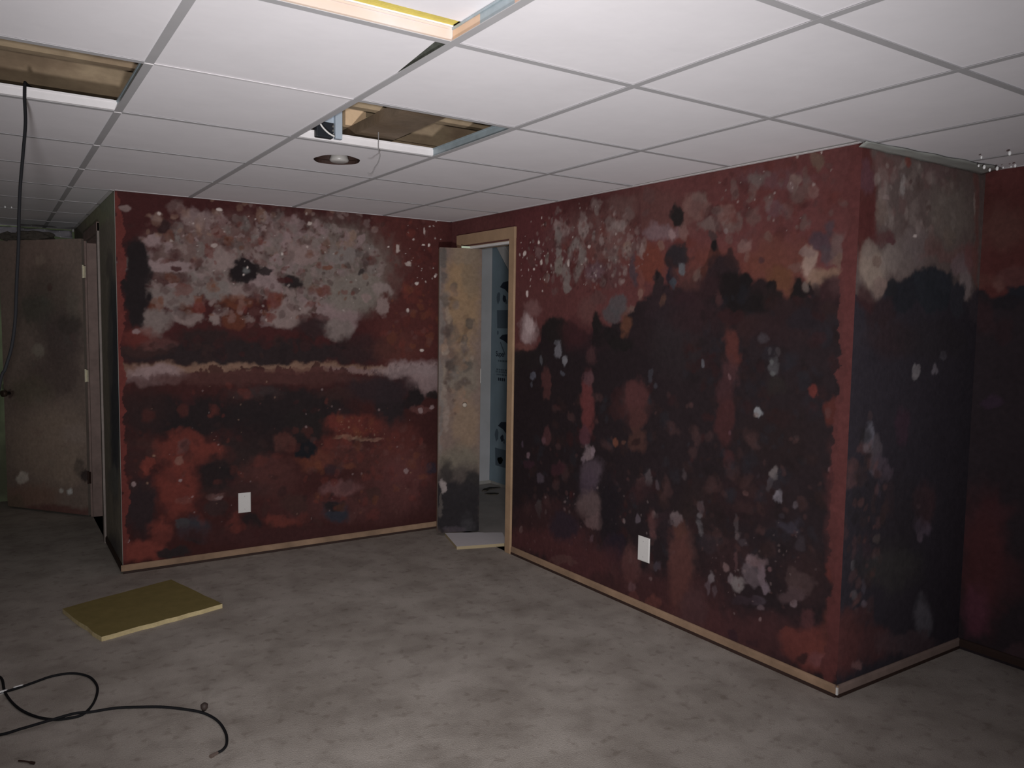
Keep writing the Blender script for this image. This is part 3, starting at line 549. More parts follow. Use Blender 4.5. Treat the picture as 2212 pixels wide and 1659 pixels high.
(0,2.045,1.659,25.7,1.047,-0.3647,-13.18,1,0.2,0,201),
(0,2.046,1.721,73.57,2.999,-1.968,-48.46,0.9,0.25,0,202),
(0,2.082,1.576,9.471,0.3893,-0.116,-11.21,0.95,0.3,0,203),
(0,2.091,1.596,52.31,2.156,-0.3576,-24.35,0.7,0.25,0,204),
(0,2.249,1.574,9.326,0.4002,-0.09771,-9.437,0.9,0.4,0,205),
(0,2.171,1.48,5.395,0.2267,0.09772,-9.861,0.9,0.4,0,206),
(0,1.981,1.408,8.285,0.3308,0.3847,-15.75,0.9,0.4,0,207),
(0,1.152,1.122,22.54,0.6946,0.7764,-10.91,0.8,0.25,0,208),
(0,1.546,1.297,24.57,0.8637,0.9368,-21.6,0.8,0.4,0,209),
(0,1.524,1.071,18.31,0.6377,0.6108,-7.115,0.9,0.3,0,210),
(0,1.545,1.166,27.74,0.9735,2.2,-32.25,0.8,0.25,0,211),
(0,1.912,1.075,8.71,0.34,0.8441,-9.201,0.8,0.4,0,212),
(0,2.185,1.379,5.41,0.2279,0.2342,-7.387,0.6,0.5,0,213),
(0,1.255,1.317,28.89,0.9244,0.7693,-20.5,0.8,0.25,0,214),
(0,1.322,1.267,38.44,1.257,1.328,-28.24,0.8,0.25,0,215),
(0,1.233,1.357,46.63,1.482,1.687,-55.76,0.9,0.25,0,216),
(0,1.092,1.254,70.84,2.14,2.021,-42.6,0.7,0.25,0,217),
(0,1.002,1.158,34.26,1,2.639,-41.82,0.7,0.25,0,218),
(0,1.305,1.19,50.84,1.652,3.763,-61.78,0.6,0.25,0,219),
(0,0.9914,1.102,113.7,3.305,4.237,-58.34,0.5,0.25,0,220),
(0,2.019,1.219,50.22,2.022,1.81,-28.36,0.6,0.25,0,221),
(0,2.06,1.173,72.9,2.965,4.408,-59.48,0.6,0.25,0,222),
(0,1.543,1.037,59.24,2.075,11.87,-128.4,0.7,0.25,0,223),
(0,2.732,2.035,2.115,0.1024,-0.5944,-4.79,0.8,0.35,0,224),
(0,2.712,2.101,5.342,0.2576,-3.331,-23.9,0.7,0.4,0,225),
(0,2.297,2.043,12.88,0.5622,-1.969,-17.29,0.85,0.25,0,226),
(0,2.479,1.978,21.81,0.995,-2.33,-22.47,0.85,0.25,0,227),
(0,2.425,1.999,25.55,1.151,-5.489,-51.25,0.6,0.25,0,228),
(0,2.373,1.94,14.65,0.651,-2.433,-26.27,0.85,0.25,0,229),
(0,2.551,1.934,38.63,1.792,-2.171,-22.81,0.7,0.25,0,230),
(0,2.623,1.956,29.47,1.391,-2.37,-23.23,0.7,0.25,0,231),
(0,2.829,2.067,38.89,1.925,-3.833,-28.36,0.85,0.25,0,232),
(0,2.81,2.053,76.99,3.794,-7.383,-56.41,0.6,0.25,0,233),
(0,2.918,2.019,46.43,2.342,-5.262,-41.83,0.8,0.25,0,234),
(0,2.58,1.829,21.85,1.019,-2.327,-32.66,0.85,0.25,0,235),
(0,2.595,1.785,61.04,2.856,-3.221,-52.85,0.8,0.25,0,236),
(0,2.706,1.859,48.43,2.327,-4.394,-54.48,0.75,0.25,0,237),
(0,2.752,1.97,20.57,0.9999,-3.133,-28.8,0.7,0.25,0,238),
(0,2.927,2.143,29.16,1.476,-4.36,-27.61,0.7,0.25,0,239),
(0,2.516,2.084,48.6,2.24,-2.942,-22.77,0.7,0.25,0,240),
(0,2.498,1.872,43.87,2.008,-3.586,-44.93,0.6,0.25,0,241),
(0,2.875,2.105,53.15,2.659,-7.282,-49.83,0.6,0.25,0,242),
(0,2.475,1.904,86.91,3.958,-7.272,-83.92,0.8,0.25,0,233),
(0,2.848,1.889,89.16,4.423,-9.543,-105,0.6,0.25,0,243),
(0,2.629,2.023,187.6,8.869,-20.68,-175,0.6,0.25,0,244),
(0,2.73,2.041,197.2,9.545,-30.04,-239.4,0.5,0.25,0,244),
(0,2.836,2.175,156.7,7.778,-30.1,-185.6,0.6,0.25,0,245),
(0,2.949,2.173,265.7,13.51,-28.27,-169.9,0.9,0.25,0,246),
(0,2.981,2.115,67.43,3.452,-14.7,-96.14,0.6,0.25,0,247),
(2,2.673,2.007,2.555,0.122,-0.6814,-5.893,0.4,0.3,120,248,249,250,250,251),
(3,2.672,2.043,2.5,0.1194,-0.6277,-5.057,0.4,0.3,16,244),
(0,2.456,1.741,3.955,0.1789,-0.5411,-11.06,0.5,0.5,0,252),
(0,2.764,1.732,7.001,0.3402,-0.4018,-7.935,0.6,0.5,0,253),
(0,2.767,1.669,14.87,0.7225,-0.5563,-15.84,0.6,0.4,0,254),
(0,2.41,1.842,42.09,1.885,-2.238,-31.41,1,0.25,0,255),
(0,2.395,1.888,35.88,1.602,-3.579,-43.91,0.85,0.25,0,256),
(0,2.457,1.718,10.82,0.4896,-0.5276,-12.06,1,0.25,0,257),
(0,2.503,1.768,26.29,1.203,-1.071,-19.19,0.9,0.25,0,258),
(0,2.489,1.641,6.939,0.3162,-0.3922,-14.8,1,0.3,0,259),
(0,2.591,1.668,30.35,1.417,-0.8774,-26.27,1,0.25,0,260),
(0,2.683,1.629,16.29,0.7762,-0.4931,-19.91,1,0.25,0,261),
(0,2.734,1.649,38.98,1.88,-1.058,-35.31,0.9,0.25,0,262),
(0,2.596,1.573,6.421,0.2998,-0.2124,-19.45,0.95,0.3,0,263),
(0,2.36,1.66,12.27,0.5421,-0.4846,-16.18,0.9,0.4,0,264),
(0,2.243,1.703,10.37,0.4451,-0.6963,-18.05,0.7,0.4,0,265),
(0,2.316,1.716,34.45,1.506,-1.5,-35.69,0.6,0.25,0,266),
(0,2.737,1.592,19.48,0.9395,-0.3787,-23.49,1,0.25,0,267),
(0,2.676,1.762,57.08,2.721,-3.605,-63.63,0.8,0.25,0,268),
(0,2.195,1.809,15.29,0.6488,-0.9566,-15.69,0.95,0.3,0,269),
(0,2.213,1.744,46.14,1.966,-1.29,-27.33,0.85,0.25,0,185),
(0,2.176,2.009,32.68,1.383,-1.72,-16.58,0.95,0.25,0,179),
(0,2.156,1.683,44.94,1.886,-1.379,-41.29,0.8,0.25,0,270),
(0,2.959,1.816,26.36,1.339,-1.608,-21.53,0.85,0.35,0,271),
(0,2.994,1.879,42.03,2.152,-2.5,-27.24,0.85,0.35,0,272),
(0,2.985,1.761,37.02,1.889,-1.537,-25.22,0.8,0.25,0,273),
(0,3.028,1.791,31.02,1.598,-1.066,-15.33,0.8,0.4,0,274),
(0,2.909,1.739,32.02,1.607,-1.002,-18.53,0.9,0.35,0,275),
(0,2.892,1.777,27.63,1.382,-3.612,-56.85,0.8,0.25,0,276),
(0,2.951,1.676,26.11,1.322,-0.9606,-24.9,0.85,0.3,0,277),
(0,3.011,1.68,16.84,0.8636,-1.529,-37.95,0.85,0.35,0,278),
(0,3.045,1.731,52.87,2.732,-1.661,-30.71,0.8,0.25,0,279),
(0,2.953,1.629,50.19,2.54,-0.988,-37.28,0.85,0.25,0,280),
(0,2.846,1.728,26.96,1.334,-2.171,-42.88,0.7,0.25,0,281),
(0,2.867,1.638,31.22,1.551,-0.5884,-20.85,1,0.25,0,282),
(0,2.844,1.604,30.83,1.523,-0.7092,-36.22,0.9,0.25,0,282),
(0,2.919,1.63,49.3,2.477,-0.7833,-29.56,1,0.25,0,282),
(0,2.902,1.644,70.66,3.537,-1.471,-49.1,0.8,0.25,0,283),
(0,3.001,1.595,11.13,0.5689,-0.299,-16.75,0.9,0.4,0,284),
(0,2.805,1.563,15.1,0.7392,-0.2193,-23.87,0.95,0.4,0,285),
(0,3.025,1.548,22.51,1.156,-0.1237,-21.62,0.7,0.25,0,286),
(0,3.05,1.64,22.89,1.183,-0.9168,-30.61,0.7,0.4,0,287),
(0,2.315,1.505,6.387,0.2785,0.06649,-14.15,0.7,0.5,0,264),
(0,2.433,1.597,42.2,1.896,-0.5037,-31.25,0.85,0.25,0,288),
(2,2.705,1.349,2.195,0.1048,0.149,-3.459,0.4,0.45,200,289,290,291,292),
(0,2.637,1.477,7.396,0.3482,0.228,-19.56,0.8,0.5,0,293),
(0,2.514,1.521,13.11,0.6001,0.0408,-33.32,0.7,0.25,0,294),
(0,2.785,1.472,5.958,0.2901,0.1584,-11.82,0.7,0.5,0,295),
(0,2.971,1.434,32.68,1.657,1.18,-49.47,0.6,0.25,0,296),
(0,2.53,1.371,22.86,1.049,0.3996,-11.08,0.9,0.3,0,297),
(0,2.516,1.265,20.83,0.951,0.8882,-14.65,0.85,0.35,0,298),
(0,2.492,1.156,23.32,1.058,1.113,-13.06,0.85,0.35,0,299),
(0,2.755,1.304,36.48,1.761,1.359,-24.96,0.8,0.3,0,300),
(0,2.749,1.325,72.83,3.513,3.437,-69.86,0.6,0.25,0,301),
(0,2.756,1.276,72.94,3.522,5.366,-87.26,0.6,0.25,0,301),
(0,2.697,1.424,40.71,1.942,1.142,-46.19,0.7,0.4,0,302),
(0,2.777,1.369,65.72,3.191,2.479,-64.06,0.7,0.25,0,303),
(0,2.739,1.371,116.1,5.589,2.641,-69.82,0.7,0.25,0,304),
(0,2.695,1.1,46.93,2.23,5.854,-56.88,0.85,0.25,0,305),
(0,2.959,1.22,46.03,2.322,3.406,-43.07,0.9,0.2,0,306),
(0,2.365,1.299,121.7,5.361,2.957,-58.03,0.8,0.25,0,307),
(0,2.522,1.25,115.9,5.3,4.231,-65.98,0.7,0.25,0,308),
(0,2.908,1.282,41.97,2.096,3.015,-48.34,0.6,0.25,0,309),
(0,2.882,1.494,12.52,0.623,0.1983,-24.25,0.6,0.25,0,310),
(0,2.771,1.223,16.77,0.8119,2.088,-27.96,0.6,0.4,0,311),
(2,1.732,0.6447,1.187,0.04381,0.3375,-1.953,0.4,0.45,300,312,196,313,314,315),
(4,1.531,0.3233,1.611,0.05578,0.909,-4.006,0.45,0.3,200,32,0,316,29,317),
(0,1.147,1.119,21.43,0.6593,0.8944,-12.49,0.8,0.25,0,318),
(0,1.162,0.8093,19.97,0.6154,2.09,-16.53,0.75,0.25,0,319),
(0,1.529,1.016,16.36,0.5705,0.6418,-6.665,0.9,0.3,0,320),
(0,1.531,1.179,19.18,0.6701,1.755,-26.82,0.7,0.25,0,321),
(0,1.513,0.8537,21.26,0.7363,2.228,-17.62,0.85,0.25,0,322),
(0,1.546,0.7543,21.47,0.7504,3.096,-21.2,0.85,0.25,0,323),
(0,1.588,0.7699,58.21,2.061,4.535,-31.44,0.7,0.25,0,324),
(0,1.51,0.7206,33.88,1.171,6.635,-43.83,0.7,0.25,0,325),
(0,1.578,0.6557,9.914,0.3495,2.515,-15.18,0.8,0.35,0,326),
(0,1.552,0.585,11.43,0.3995,2.686,-15.07,0.7,0.4,0,327),
(0,1.57,0.4841,9.568,0.3358,2.611,-13.18,0.85,0.35,0,328),
(0,1.602,0.3961,13.92,0.4927,4.968,-22.99,0.75,0.25,0,329),
(0,1.591,0.2894,49.37,1.741,9.545,-40.45,0.6,0.25,0,330),
(0,1.923,1.114,13.38,0.5241,0.9691,-11.55,0.85,0.35,0,331),
(0,1.94,0.9946,16.12,0.6334,1.791,-16.48,0.8,0.25,0,332),
(0,1.944,0.8865,13.88,0.5454,2.149,-16.42,0.8,0.25,0,333),
(0,1.938,0.8814,30.88,1.212,5.818,-44.16,0.8,0.25,0,334),
(0,1.772,0.8549,50.07,1.874,5.664,-42.7,0.8,0.25,0,335),
(0,1.837,0.8636,55.05,2.099,8.288,-62.48,0.7,0.25,0,336),
(0,1.772,1.021,18.86,0.7071,2.23,-22.34,0.6,0.25,0,337),
(0,0.976,0.6659,46.71,1.344,5.857,-39.86,0.7,0.25,0,338),
(0,0.9075,0.7245,68.56,1.923,6.413,-47.39,0.6,0.25,0,339),
(0,1.132,0.7752,42.33,1.291,4.996,-37.91,0.7,0.25,0,340),
(0,1.111,0.5424,29.27,0.8832,5.587,-32.49,0.7,0.25,0,341),
(0,1.099,0.3599,29.04,0.8709,4.277,-21.03,0.7,0.25,0,342),
(0,0.9081,0.1798,60.29,1.681,10.59,-46.6,0.8,0.25,0,18),
(0,1.274,0.6252,15.52,0.4961,4.074,-25.13,0.6,0.25,0,343),
(0,0.9865,0.61,18.73,0.5406,4.999,-31.89,0.6,0.25,0,344),
(0,2.025,0.7039,41.39,1.659,3.545,-20.72,0.8,0.25,0,345),
(0,2.089,0.6722,65.3,2.662,5.284,-29.35,0.7,0.25,0,346),
(0,1.98,0.6177,13.51,0.5346,3.065,-16.37,0.6,0.5,0,347),
(0,2.264,0.7612,65.47,2.795,5.684,-33.94,0.6,0.25,0,348),
(0,2.081,0.5185,38.3,1.555,9.504,-44.81,0.7,0.25,0,349),
(0,2.071,0.463,24.64,0.9977,3.239,-14.51,0.75,0.4,0,350),
(0,1.958,0.4731,57.18,2.246,9.432,-43.66,0.7,0.25,0,351),
(0,2.151,0.5064,14.46,0.598,4.29,-19.69,0.6,0.25,0,352),
(0,2.229,0.5384,26.39,1.114,9.924,-46.24,0.8,0.25,0,353),
(0,2.231,0.507,49.83,2.104,8.867,-40.04,0.7,0.25,0,354),
(0,2.266,0.4652,30.31,1.291,4.009,-17.26,0.8,0.25,0,355),
(0,2.272,0.3256,12.97,0.5523,1.508,-5.727,0.8,0.4,0,356),
(0,2.176,0.4529,21.88,0.9106,3.415,-14.82,0.9,0.25,0,357),
(0,2.103,0.2639,35.18,1.433,11.9,-44.58,0.8,0.25,0,358),
(0,2.22,0.3666,74.1,3.115,21.4,-85.13,0.7,0.25,0,359),
(0,1.907,0.2207,15.58,0.6019,2.459,-9.278,0.85,0.35,0,360),
(0,1.93,0.1149,26.14,1.015,12.34,-42.85,0.8,0.25,0,361),
(0,2.087,0.06853,20.86,0.8444,8.806,-28.67,0.8,0.25,0,362),
(0,1.938,0.07679,26.2,1.019,8.249,-27.85,0.7,0.25,0,363),
(0,2.033,0.2102,20.48,0.8186,6.255,-22.81,0.7,0.25,0,364),
(0,2.064,0.1926,82.93,3.341,32.08,-114.7,0.6,0.25,0,365),
(0,1.741,0.417,12.23,0.4516,0.7889,-3.621,0.9,0.4,0,366),
(0,1.773,0.2773,10.58,0.3936,2.983,-12.08,0.95,0.25,0,367),
(0,1.139,0.1724,2.255,0.06848,2.557,-10.76,0.8,0.5,0,368),
(0,1.135,0.3158,2.937,0.08916,2.294,-10.8,0.7,0.5,0,369),
(0,1.508,0.1247,2.783,0.09546,2.466,-9.367,0.8,0.5,0,370),
(0,1.349,0.2919,7.91,0.2583,2.519,-11.19,0.9,0.35,0,371),
(0,2.013,0.08134,2.025,0.0804,2.26,-7.539,0.6,0.5,0,372),
(0,1.355,0.09435,7.893,0.2577,13.1,-50.09,0.5,0.25,0,373),
(0,2.338,0.05459,4.634,0.2,3.038,-9.28,0.7,0.5,0,374),
(0,2.567,0.04114,2.186,0.09972,2.82,-8.101,0.75,0.5,0,375),
(0,2.5,1.043,19.98,0.9066,0.9995,-8.966,0.8,0.35,0,376),
(0,2.529,0.8755,30.88,1.409,2.936,-19.42,0.75,0.25,0,377),
(0,2.26,0.2816,14.43,0.6124,1.39,-5.108,0.8,0.35,0,378),
(0,2.358,0.1251,11.99,0.5204,3.407,-10.88,0.7,0.4,0,379),
(0,2.258,0.4853,27.07,1.15,4.098,-18.01,0.7,0.25,0,380),
(0,2.372,0.6282,7.139,0.3127,1.601,-7.955,0.7,0.5,0,381),
(0,2.642,0.7164,4.856,0.227,1.912,-9.893,0.6,0.5,0,382),
(0,2.55,0.4215,6.146,0.2804,2.468,-9.567,0.7,0.5,0,383),
(0,2.787,0.9951,5.254,0.2547,1.021,-7.774,0.6,0.5,0,384),
(0,2.944,0.4282,9.279,0.4627,2.54,-8.993,0.7,0.5,0,385),
(0,2.693,1.099,50.38,2.393,5.252,-50.91,0.9,0.25,0,386),
(0,2.68,1.088,62.57,2.963,10.71,-101.5,0.6,0.25,0,387),
(0,3.03,1.136,85.28,4.364,5.248,-51.17,0.8,0.25,0,388),
(0,2.782,0.8532,43.47,2.102,6.839,-41.15,0.85,0.25,0,389),
(0,2.764,0.7971,73.72,3.547,6.462,-36.06,0.8,0.25,0,390),
(0,2.81,0.7553,47.91,2.328,8.468,-44.19,0.9,0.25,0,391),
(0,2.895,0.7359,68.64,3.397,12.66,-63.09,0.8,0.25,0,392),
(0,2.384,0.6217,43.05,1.891,6.675,-32.83,0.75,0.25,0,393),
(0,2.38,0.5805,61.32,2.689,14.78,-69.59,0.6,0.25,0,394),
(0,2.388,0.5239,43.01,1.889,5.703,-25.29,0.75,0.25,0,395),
(0,2.59,0.5952,78.7,3.631,6.403,-29.18,0.7,0.25,0,396),
(0,2.593,0.5358,42.9,1.979,8.503,-36.4,0.75,0.25,0,397),
(0,2.63,0.519,31.99,1.489,10.82,-45.15,0.7,0.25,0,398),
(0,2.231,0.5258,22.33,0.9431,6.884,-31.66,0.75,0.25,0,399),
(0,2.437,0.4549,14.62,0.6494,5.467,-22.43,0.6,0.25,0,400),
(0,2.271,0.7544,58.78,2.514,7.129,-42.13,0.6,0.25,0,401),
(0,2.716,0.4433,17.8,0.8438,9.231,-35.1,0.85,0.25,0,402),
(0,2.738,0.4032,45.71,2.177,5.472,-19.95,0.8,0.25,0,403),
(0,2.608,0.3245,27.76,1.282,7.162,-25.18,0.85,0.25,0,404),
(0,2.575,0.337,46.51,2.132,13.39,-47.94,0.7,0.25,0,405),
(0,2.688,0.3812,16.36,0.7705,7.102,-25.71,0.7,0.25,0,406),
(0,2.76,0.347,50.73,2.427,11.59,-40.02,0.8,0.25,0,407),
(0,2.455,0.3034,48.9,2.178,9.193,-32.91,0.8,0.25,0,408),
(0,2.446,0.2516,72.94,3.24,7.359,-25.33,0.7,0.25,0,409),
(0,2.486,0.2454,74.24,3.329,11.04,-37.46,0.6,0.25,0,410),
(0,2.547,0.3727,45.96,2.094,12.84,-47.7,0.8,0.25,0,411),
(0,2.598,0.4168,67.32,3.106,7.601,-29.01,0.6,0.25,0,412),
(0,2.781,0.4315,85.63,4.119,23.36,-86.49,0.7,0.25,0,413),
(0,2.909,0.3178,54.49,2.693,21.25,-69,0.8,0.25,0,414),
(0,2.893,0.3534,15.47,0.7622,9.225,-30.98,0.7,0.25,0,415),
(0,2.936,0.4178,18.47,0.9193,5.953,-20.93,0.6,0.25,0,416),
(0,2.89,0.4209,27.09,1.335,5.804,-20.7,0.6,0.25,0,417),
(0,2.745,0.2422,45.63,2.173,17,-54.13,0.7,0.25,0,418),
(0,2.734,0.2764,24.99,1.187,13.95,-45.75,0.6,0.25,0,419),
(0,2.743,0.195,143,6.803,32.21,-98.97,0.7,0.25,0,420),
(0,2.663,0.255,12.08,0.5648,11.89,-38.98,0.6,0.25,0,421),
(0,2.879,0.6427,18.1,0.892,6.993,-31.29,0.7,0.4,0,422),
(0,2.831,0.6804,75.85,3.7,18.71,-88.51,0.6,0.25,0,423),
(0,3.046,0.9068,74.6,3.821,10.81,-66.05,0.8,0.25,0,308),
(0,2.641,0.7414,69.39,3.244,13.9,-74.26,0.8,0.25,0,424),
(0,2.7,0.827,83.47,3.959,14.61,-86.36,0.6,0.25,0,400),
(0,2.721,0.7482,100.9,4.808,19.1,-100.9,0.6,0.25,0,425),
(0,2.928,0.5824,37.01,1.842,7.631,-31.57,0.5,0.25,0,426),
(0,2.539,1.001,93.46,4.28,8.979,-73.37,0.7,0.25,0,427),
(0,2.888,1.02,69.1,3.425,10.24,-79.77,0.6,0.25,0,428),
(3,2.687,0.4146,2.976,0.1401,1.134,-4.228,0.5,0.3,60,429,365,430),
(2,2.694,0.6931,3.014,0.1426,0.5753,-2.858,0.4,0.4,140,431,432,433,434),
(0,2.993,0.5202,19.08,0.9624,3.725,-14.22,0.5,0.25,0,435),
(0,2.957,0.169,9.253,0.4614,5.463,-15.6,0.85,0.4,0,436),
(0,3.038,0.1423,11.56,0.586,5.151,-14.12,0.85,0.4,0,437),
(0,2.97,0.277,28.04,1.404,6.78,-20.97,0.7,0.25,0,438),
(0,2.883,0.1918,26.78,1.314,20.73,-61.35,0.7,0.25,0,439),
(0,3.092,0.2472,23.86,1.225,2.214,-6.474,0.8,0.5,0,440),
(0,2.961,0.1044,32.64,1.627,19.05,-51.88,0.9,0.25,0,441),
(0,3.047,0.13,19.34,0.9827,11.74,-31.83,0.6,0.5,0,442),
(0,3.08,0.1653,73.84,3.779,17.93,-49.45,0.6,0.25,0,443),
(0,2.598,0.07809,31.07,1.428,13.04,-38.12,0.7,0.25,0,444),
(0,2.703,0.07135,24.46,1.152,13.75,-39.02,0.7,0.25,0,445),
(0,3.047,1.142,30.11,1.546,1.697,-16.7,0.9,0.3,0,446),
(0,3.06,0.8879,40.04,2.056,3.735,-22.07,0.9,0.25,0,447),
(0,3.049,0.8407,29.82,1.527,2.654,-14.64,0.6,0.5,0,448),
(0,3.068,0.4938,29.72,1.522,5.102,-18.6,0.9,0.3,0,449),
(0,3.082,0.6196,30.07,1.547,0.6356,-2.629,0.5,0.4,0,450),
(1,3.101,1.1,25.64,0,0,0.9091,0.9,0.05,0,451),
(1,3.112,1.1,36.36,0,0,0.9091,0.6,0.1,0,452)],
'w3':[
(0,0.4,1.912,1.15,0.1126,0.1336,-1.637,1,0.2,0,453),
(0,0.02136,1.989,10.22,0.8483,0.3799,-3.767,0.95,0.3,0,454),
(0,0.05094,1.896,12.99,1.09,1.194,-14.24,0.9,0.25,0,455),
(0,0.0491,2.049,22.78,1.921,1.947,-17.54,0.6,0.25,0,456),
(0,0.1436,2.117,17.63,1.558,2.096,-17.3,0.6,0.25,0,457),
(0,0.3157,2.151,34.58,3.302,5.489,-44.49,0.85,0.25,0,458),
(0,0.2794,2.055,49.41,4.626,2.718,-25.25,0.8,0.25,0,459),
(0,0.1498,2.047,29.3,2.589,2.107,-19.37,0.7,0.25,0,460),
(0,0.1775,1.992,43.5,3.884,7.583,-76.9,0.5,0.25,0,461),
(2,0.4134,2.029,3.085,0.3052,0.5735,-5.686,0.4,0.35,90,462,462,463,464),
(0,0.1475,1.944,29.29,2.575,1.998,-22.04,0.6,0.25,0,465),
(0,0.1104,1.72,11.11,0.9515,0.6649,-12.8,0.9,0.35,0,466),
(0,0.08207,1.79,22.45,1.903,1.666,-25.82,0.7,0.25,0,467),
(0,0.2112,1.745,14.3,1.283,0.9296,-16.78,0.85,0.35,0,468),
(0,0.1618,1.65,14.53,1.271,1.193,-30.34,0.8,0.25,0,469),
(0,0.1306,1.747,29.42,2.546,2.888,-51.08,0.7,0.25,0,470),
(0,0.2916,1.77,9.272,0.8628,0.731,-12.43,0.7,0.4,0,17),
(0,0.4092,1.818,8.911,0.8727,0.8745,-13.32,0.6,0.4,0,471),
(0,0.168,1.841,14.53,1.284,2.411,-33.25,0.85,0.35,0,472),
(0,0.2157,1.825,28.57,2.578,5.234,-75.76,0.9,0.25,0,473),
(0,0.6445,1.798,5.706,0.612,2.109,-35.18,0.8,0.4,0,474),
(0,0.5357,1.826,15.38,1.584,1.57,-23.91,0.7,0.25,0,475),
(0,0.6496,1.876,18.52,1.997,2.046,-28.22,0.7,0.25,0,476),
(0,0.6923,1.858,52.19,5.711,6.045,-87.5,0.5,0.25,0,477),
(0,0.8093,1.683,19.54,2.214,0.5017,-12.39,0.85,0.35,0,478),
(0,0.7591,1.754,11.91,1.33,1.194,-22.98,0.7,0.25,0,479),
(0,0.8474,1.788,23.18,2.673,0.962,-17.02,0.7,0.4,0,480),
(0,0.8646,1.95,49.43,5.771,0.2232,-2.735,0.8,0.4,0,481),
(0,0.8419,2.021,116.2,13.5,2.132,-22.94,0.5,0.25,0,482),
(0,0.3865,1.86,67.37,6.548,10.77,-147.3,0.5,0.25,0,483),
(0,0.6531,1.968,6.17,0.6685,0.6866,-7.867,0.6,0.5,0,484),
(0,0.5544,2.146,7.655,0.8047,2.849,-24.19,0.5,0.25,0,485),
(0,0.4812,1.981,55.98,5.68,6.694,-72.9,0.6,0.25,0,486),
(0,0.3352,2.074,103,9.884,13.75,-125.1,0.6,0.25,0,487),
(5,0,0,1,0,0,1,1,0.01,0,488,0.03208,1.6,0.148,1.582,0.208,1.624,0.2533,1.662,0.3513,1.682,0.4335,1.717,0.5197,1.737,0.6122,1.72,0.6795,1.684,0.7538,1.633,0.8088,1.594,0.8657,1.616,0.9172,1.659),
(0,0.5413,1.644,5.897,0.6045,0.408,-11.37,1,0.15,0,489),
(0,0.6299,1.683,10.64,1.13,0.9736,-23.39,0.9,0.25,0,490),
(0,0.3193,1.602,8.255,0.7722,0.4032,-13.39,1,0.2,0,491),
(0,0.2441,1.64,28.25,2.562,0.9223,-24.91,0.95,0.25,0,492),
(0,0.1711,1.545,9.649,0.844,0.3497,-16.74,0.95,0.3,0,493),
(0,0.06571,1.588,18.03,1.505,0.6366,-21.97,0.8,0.4,0,494),
(0,0.7474,1.608,14.34,1.585,0.3976,-13.72,1,0.2,0,495),
(0,0.9075,1.583,17.05,1.99,0.3256,-13.37,0.9,0.25,0,496),
(0,0.4499,1.299,32.85,3.204,-0.9914,-47.34,0.85,0.25,0,497),
(0,0.4469,1.278,49.31,4.8,-1.735,-70.98,0.8,0.25,0,497),
(0,0.4708,1.319,78.3,7.708,-1.544,-88.54,0.9,0.25,0,498),
(0,0.5999,1.306,41.7,4.314,-0.739,-38.51,0.8,0.25,0,499),
(0,0.588,1.292,53.82,5.539,-1.494,-69.41,0.8,0.25,0,499),
(0,0.6573,1.361,40.95,4.337,-0.5405,-52.96,0.7,0.25,0,500),
(0,0.2749,1.432,5.978,0.545,0.01603,-13.38,0.6,0.5,0,501),
(0,0.5763,1.432,3.785,0.3899,0.0129,-10.77,0.6,0.25,0,502),
(0,0.1299,1.045,26.18,2.203,-1.261,-18.95,0.85,0.25,0,503),
(0,0.1273,1,35.71,2.997,-4.108,-55.17,0.8,0.25,0,504),
(0,0.1861,0.9881,25.66,2.211,-1.418,-18.71,0.8,0.25,0,505),
(0,0.1683,0.9247,43,3.666,-2.281,-26.2,0.8,0.25,0,506),
(0,0.2105,0.9326,29.34,2.551,-2.768,-32.53,0.75,0.25,0,507),
(0,0.268,0.8811,24.93,2.218,-1.994,-21.43,0.8,0.25,0,508),
(0,0.2273,0.8152,42.1,3.67,-2.511,-23.89,0.8,0.25,0,509),
(0,0.3043,0.7757,24.6,2.214,-1.56,-14.13,0.7,0.25,0,510),
(0,0.1356,1.128,65.36,5.534,-2.883,-55.43,0.6,0.25,0,511),
(0,0.3725,1.076,20.09,1.882,-0.7473,-12.75,0.7,0.4,0,512),
(0,0.575,0.6097,14.67,1.463,-3.482,-26.27,0.8,0.35,0,513),
(0,0.5488,0.576,48.59,4.792,-6.997,-50.47,0.7,0.25,0,514),
(0,0.5281,0.7118,52.72,5.185,-7.937,-67.93,0.7,0.25,0,402),
(0,0.5795,0.7123,11.24,1.127,-1.277,-11.03,0.6,0.4,0,515),
(0,0.2307,0.624,41.98,3.638,-6.296,-45.64,0.8,0.25,0,516),
(0,0.1616,0.591,29.74,2.496,-3.127,-21.51,0.7,0.25,0,517),
(0,0.2379,0.5406,28.97,2.511,-7.439,-48.9,0.8,0.25,0,518),
(0,0.07104,0.5316,72.49,5.821,-7.385,-46.68,0.8,0.25,0,519),
(0,0.08105,0.407,33.07,2.655,-8.977,-49.88,0.8,0.25,0,520),
(0,0.1493,0.4298,77.54,6.432,-5.578,-32.09,0.7,0.25,0,521),
(0,0.1535,0.3471,45.51,3.771,-10.02,-53.24,0.8,0.25,0,522),
(0,0.1099,0.332,65.43,5.31,-12.36,-64.3,0.7,0.25,0,523),
(0,0.3442,0.4844,4.541,0.4111,-1.65,-10.39,0.7,0.5,0,524),
(0,0.3107,0.704,3.68,0.3312,-0.7752,-6.33,0.5,0.25,0,525),
(0,0.03967,0.2184,8.928,0.6979,-1.854,-8.628,0.85,0.4,0,526),
(0,0.1372,0.1068,29.85,2.433,-9.743,-42.22,0.7,0.25,0,527),
(0,0.2232,0.1709,5.804,0.4928,-3.387,-15.66,0.7,0.4,0,528),
(0,0.6153,0.2051,13.29,1.326,-2.582,-13.11,0.7,0.4,0,529),
(0,0.5055,0.1183,4.298,0.4096,-4.28,-19.92,0.6,0.25,0,530),
(0,0.1095,0.2892,9.812,0.7949,-4.274,-21.39,0.6,0.25,0,531),
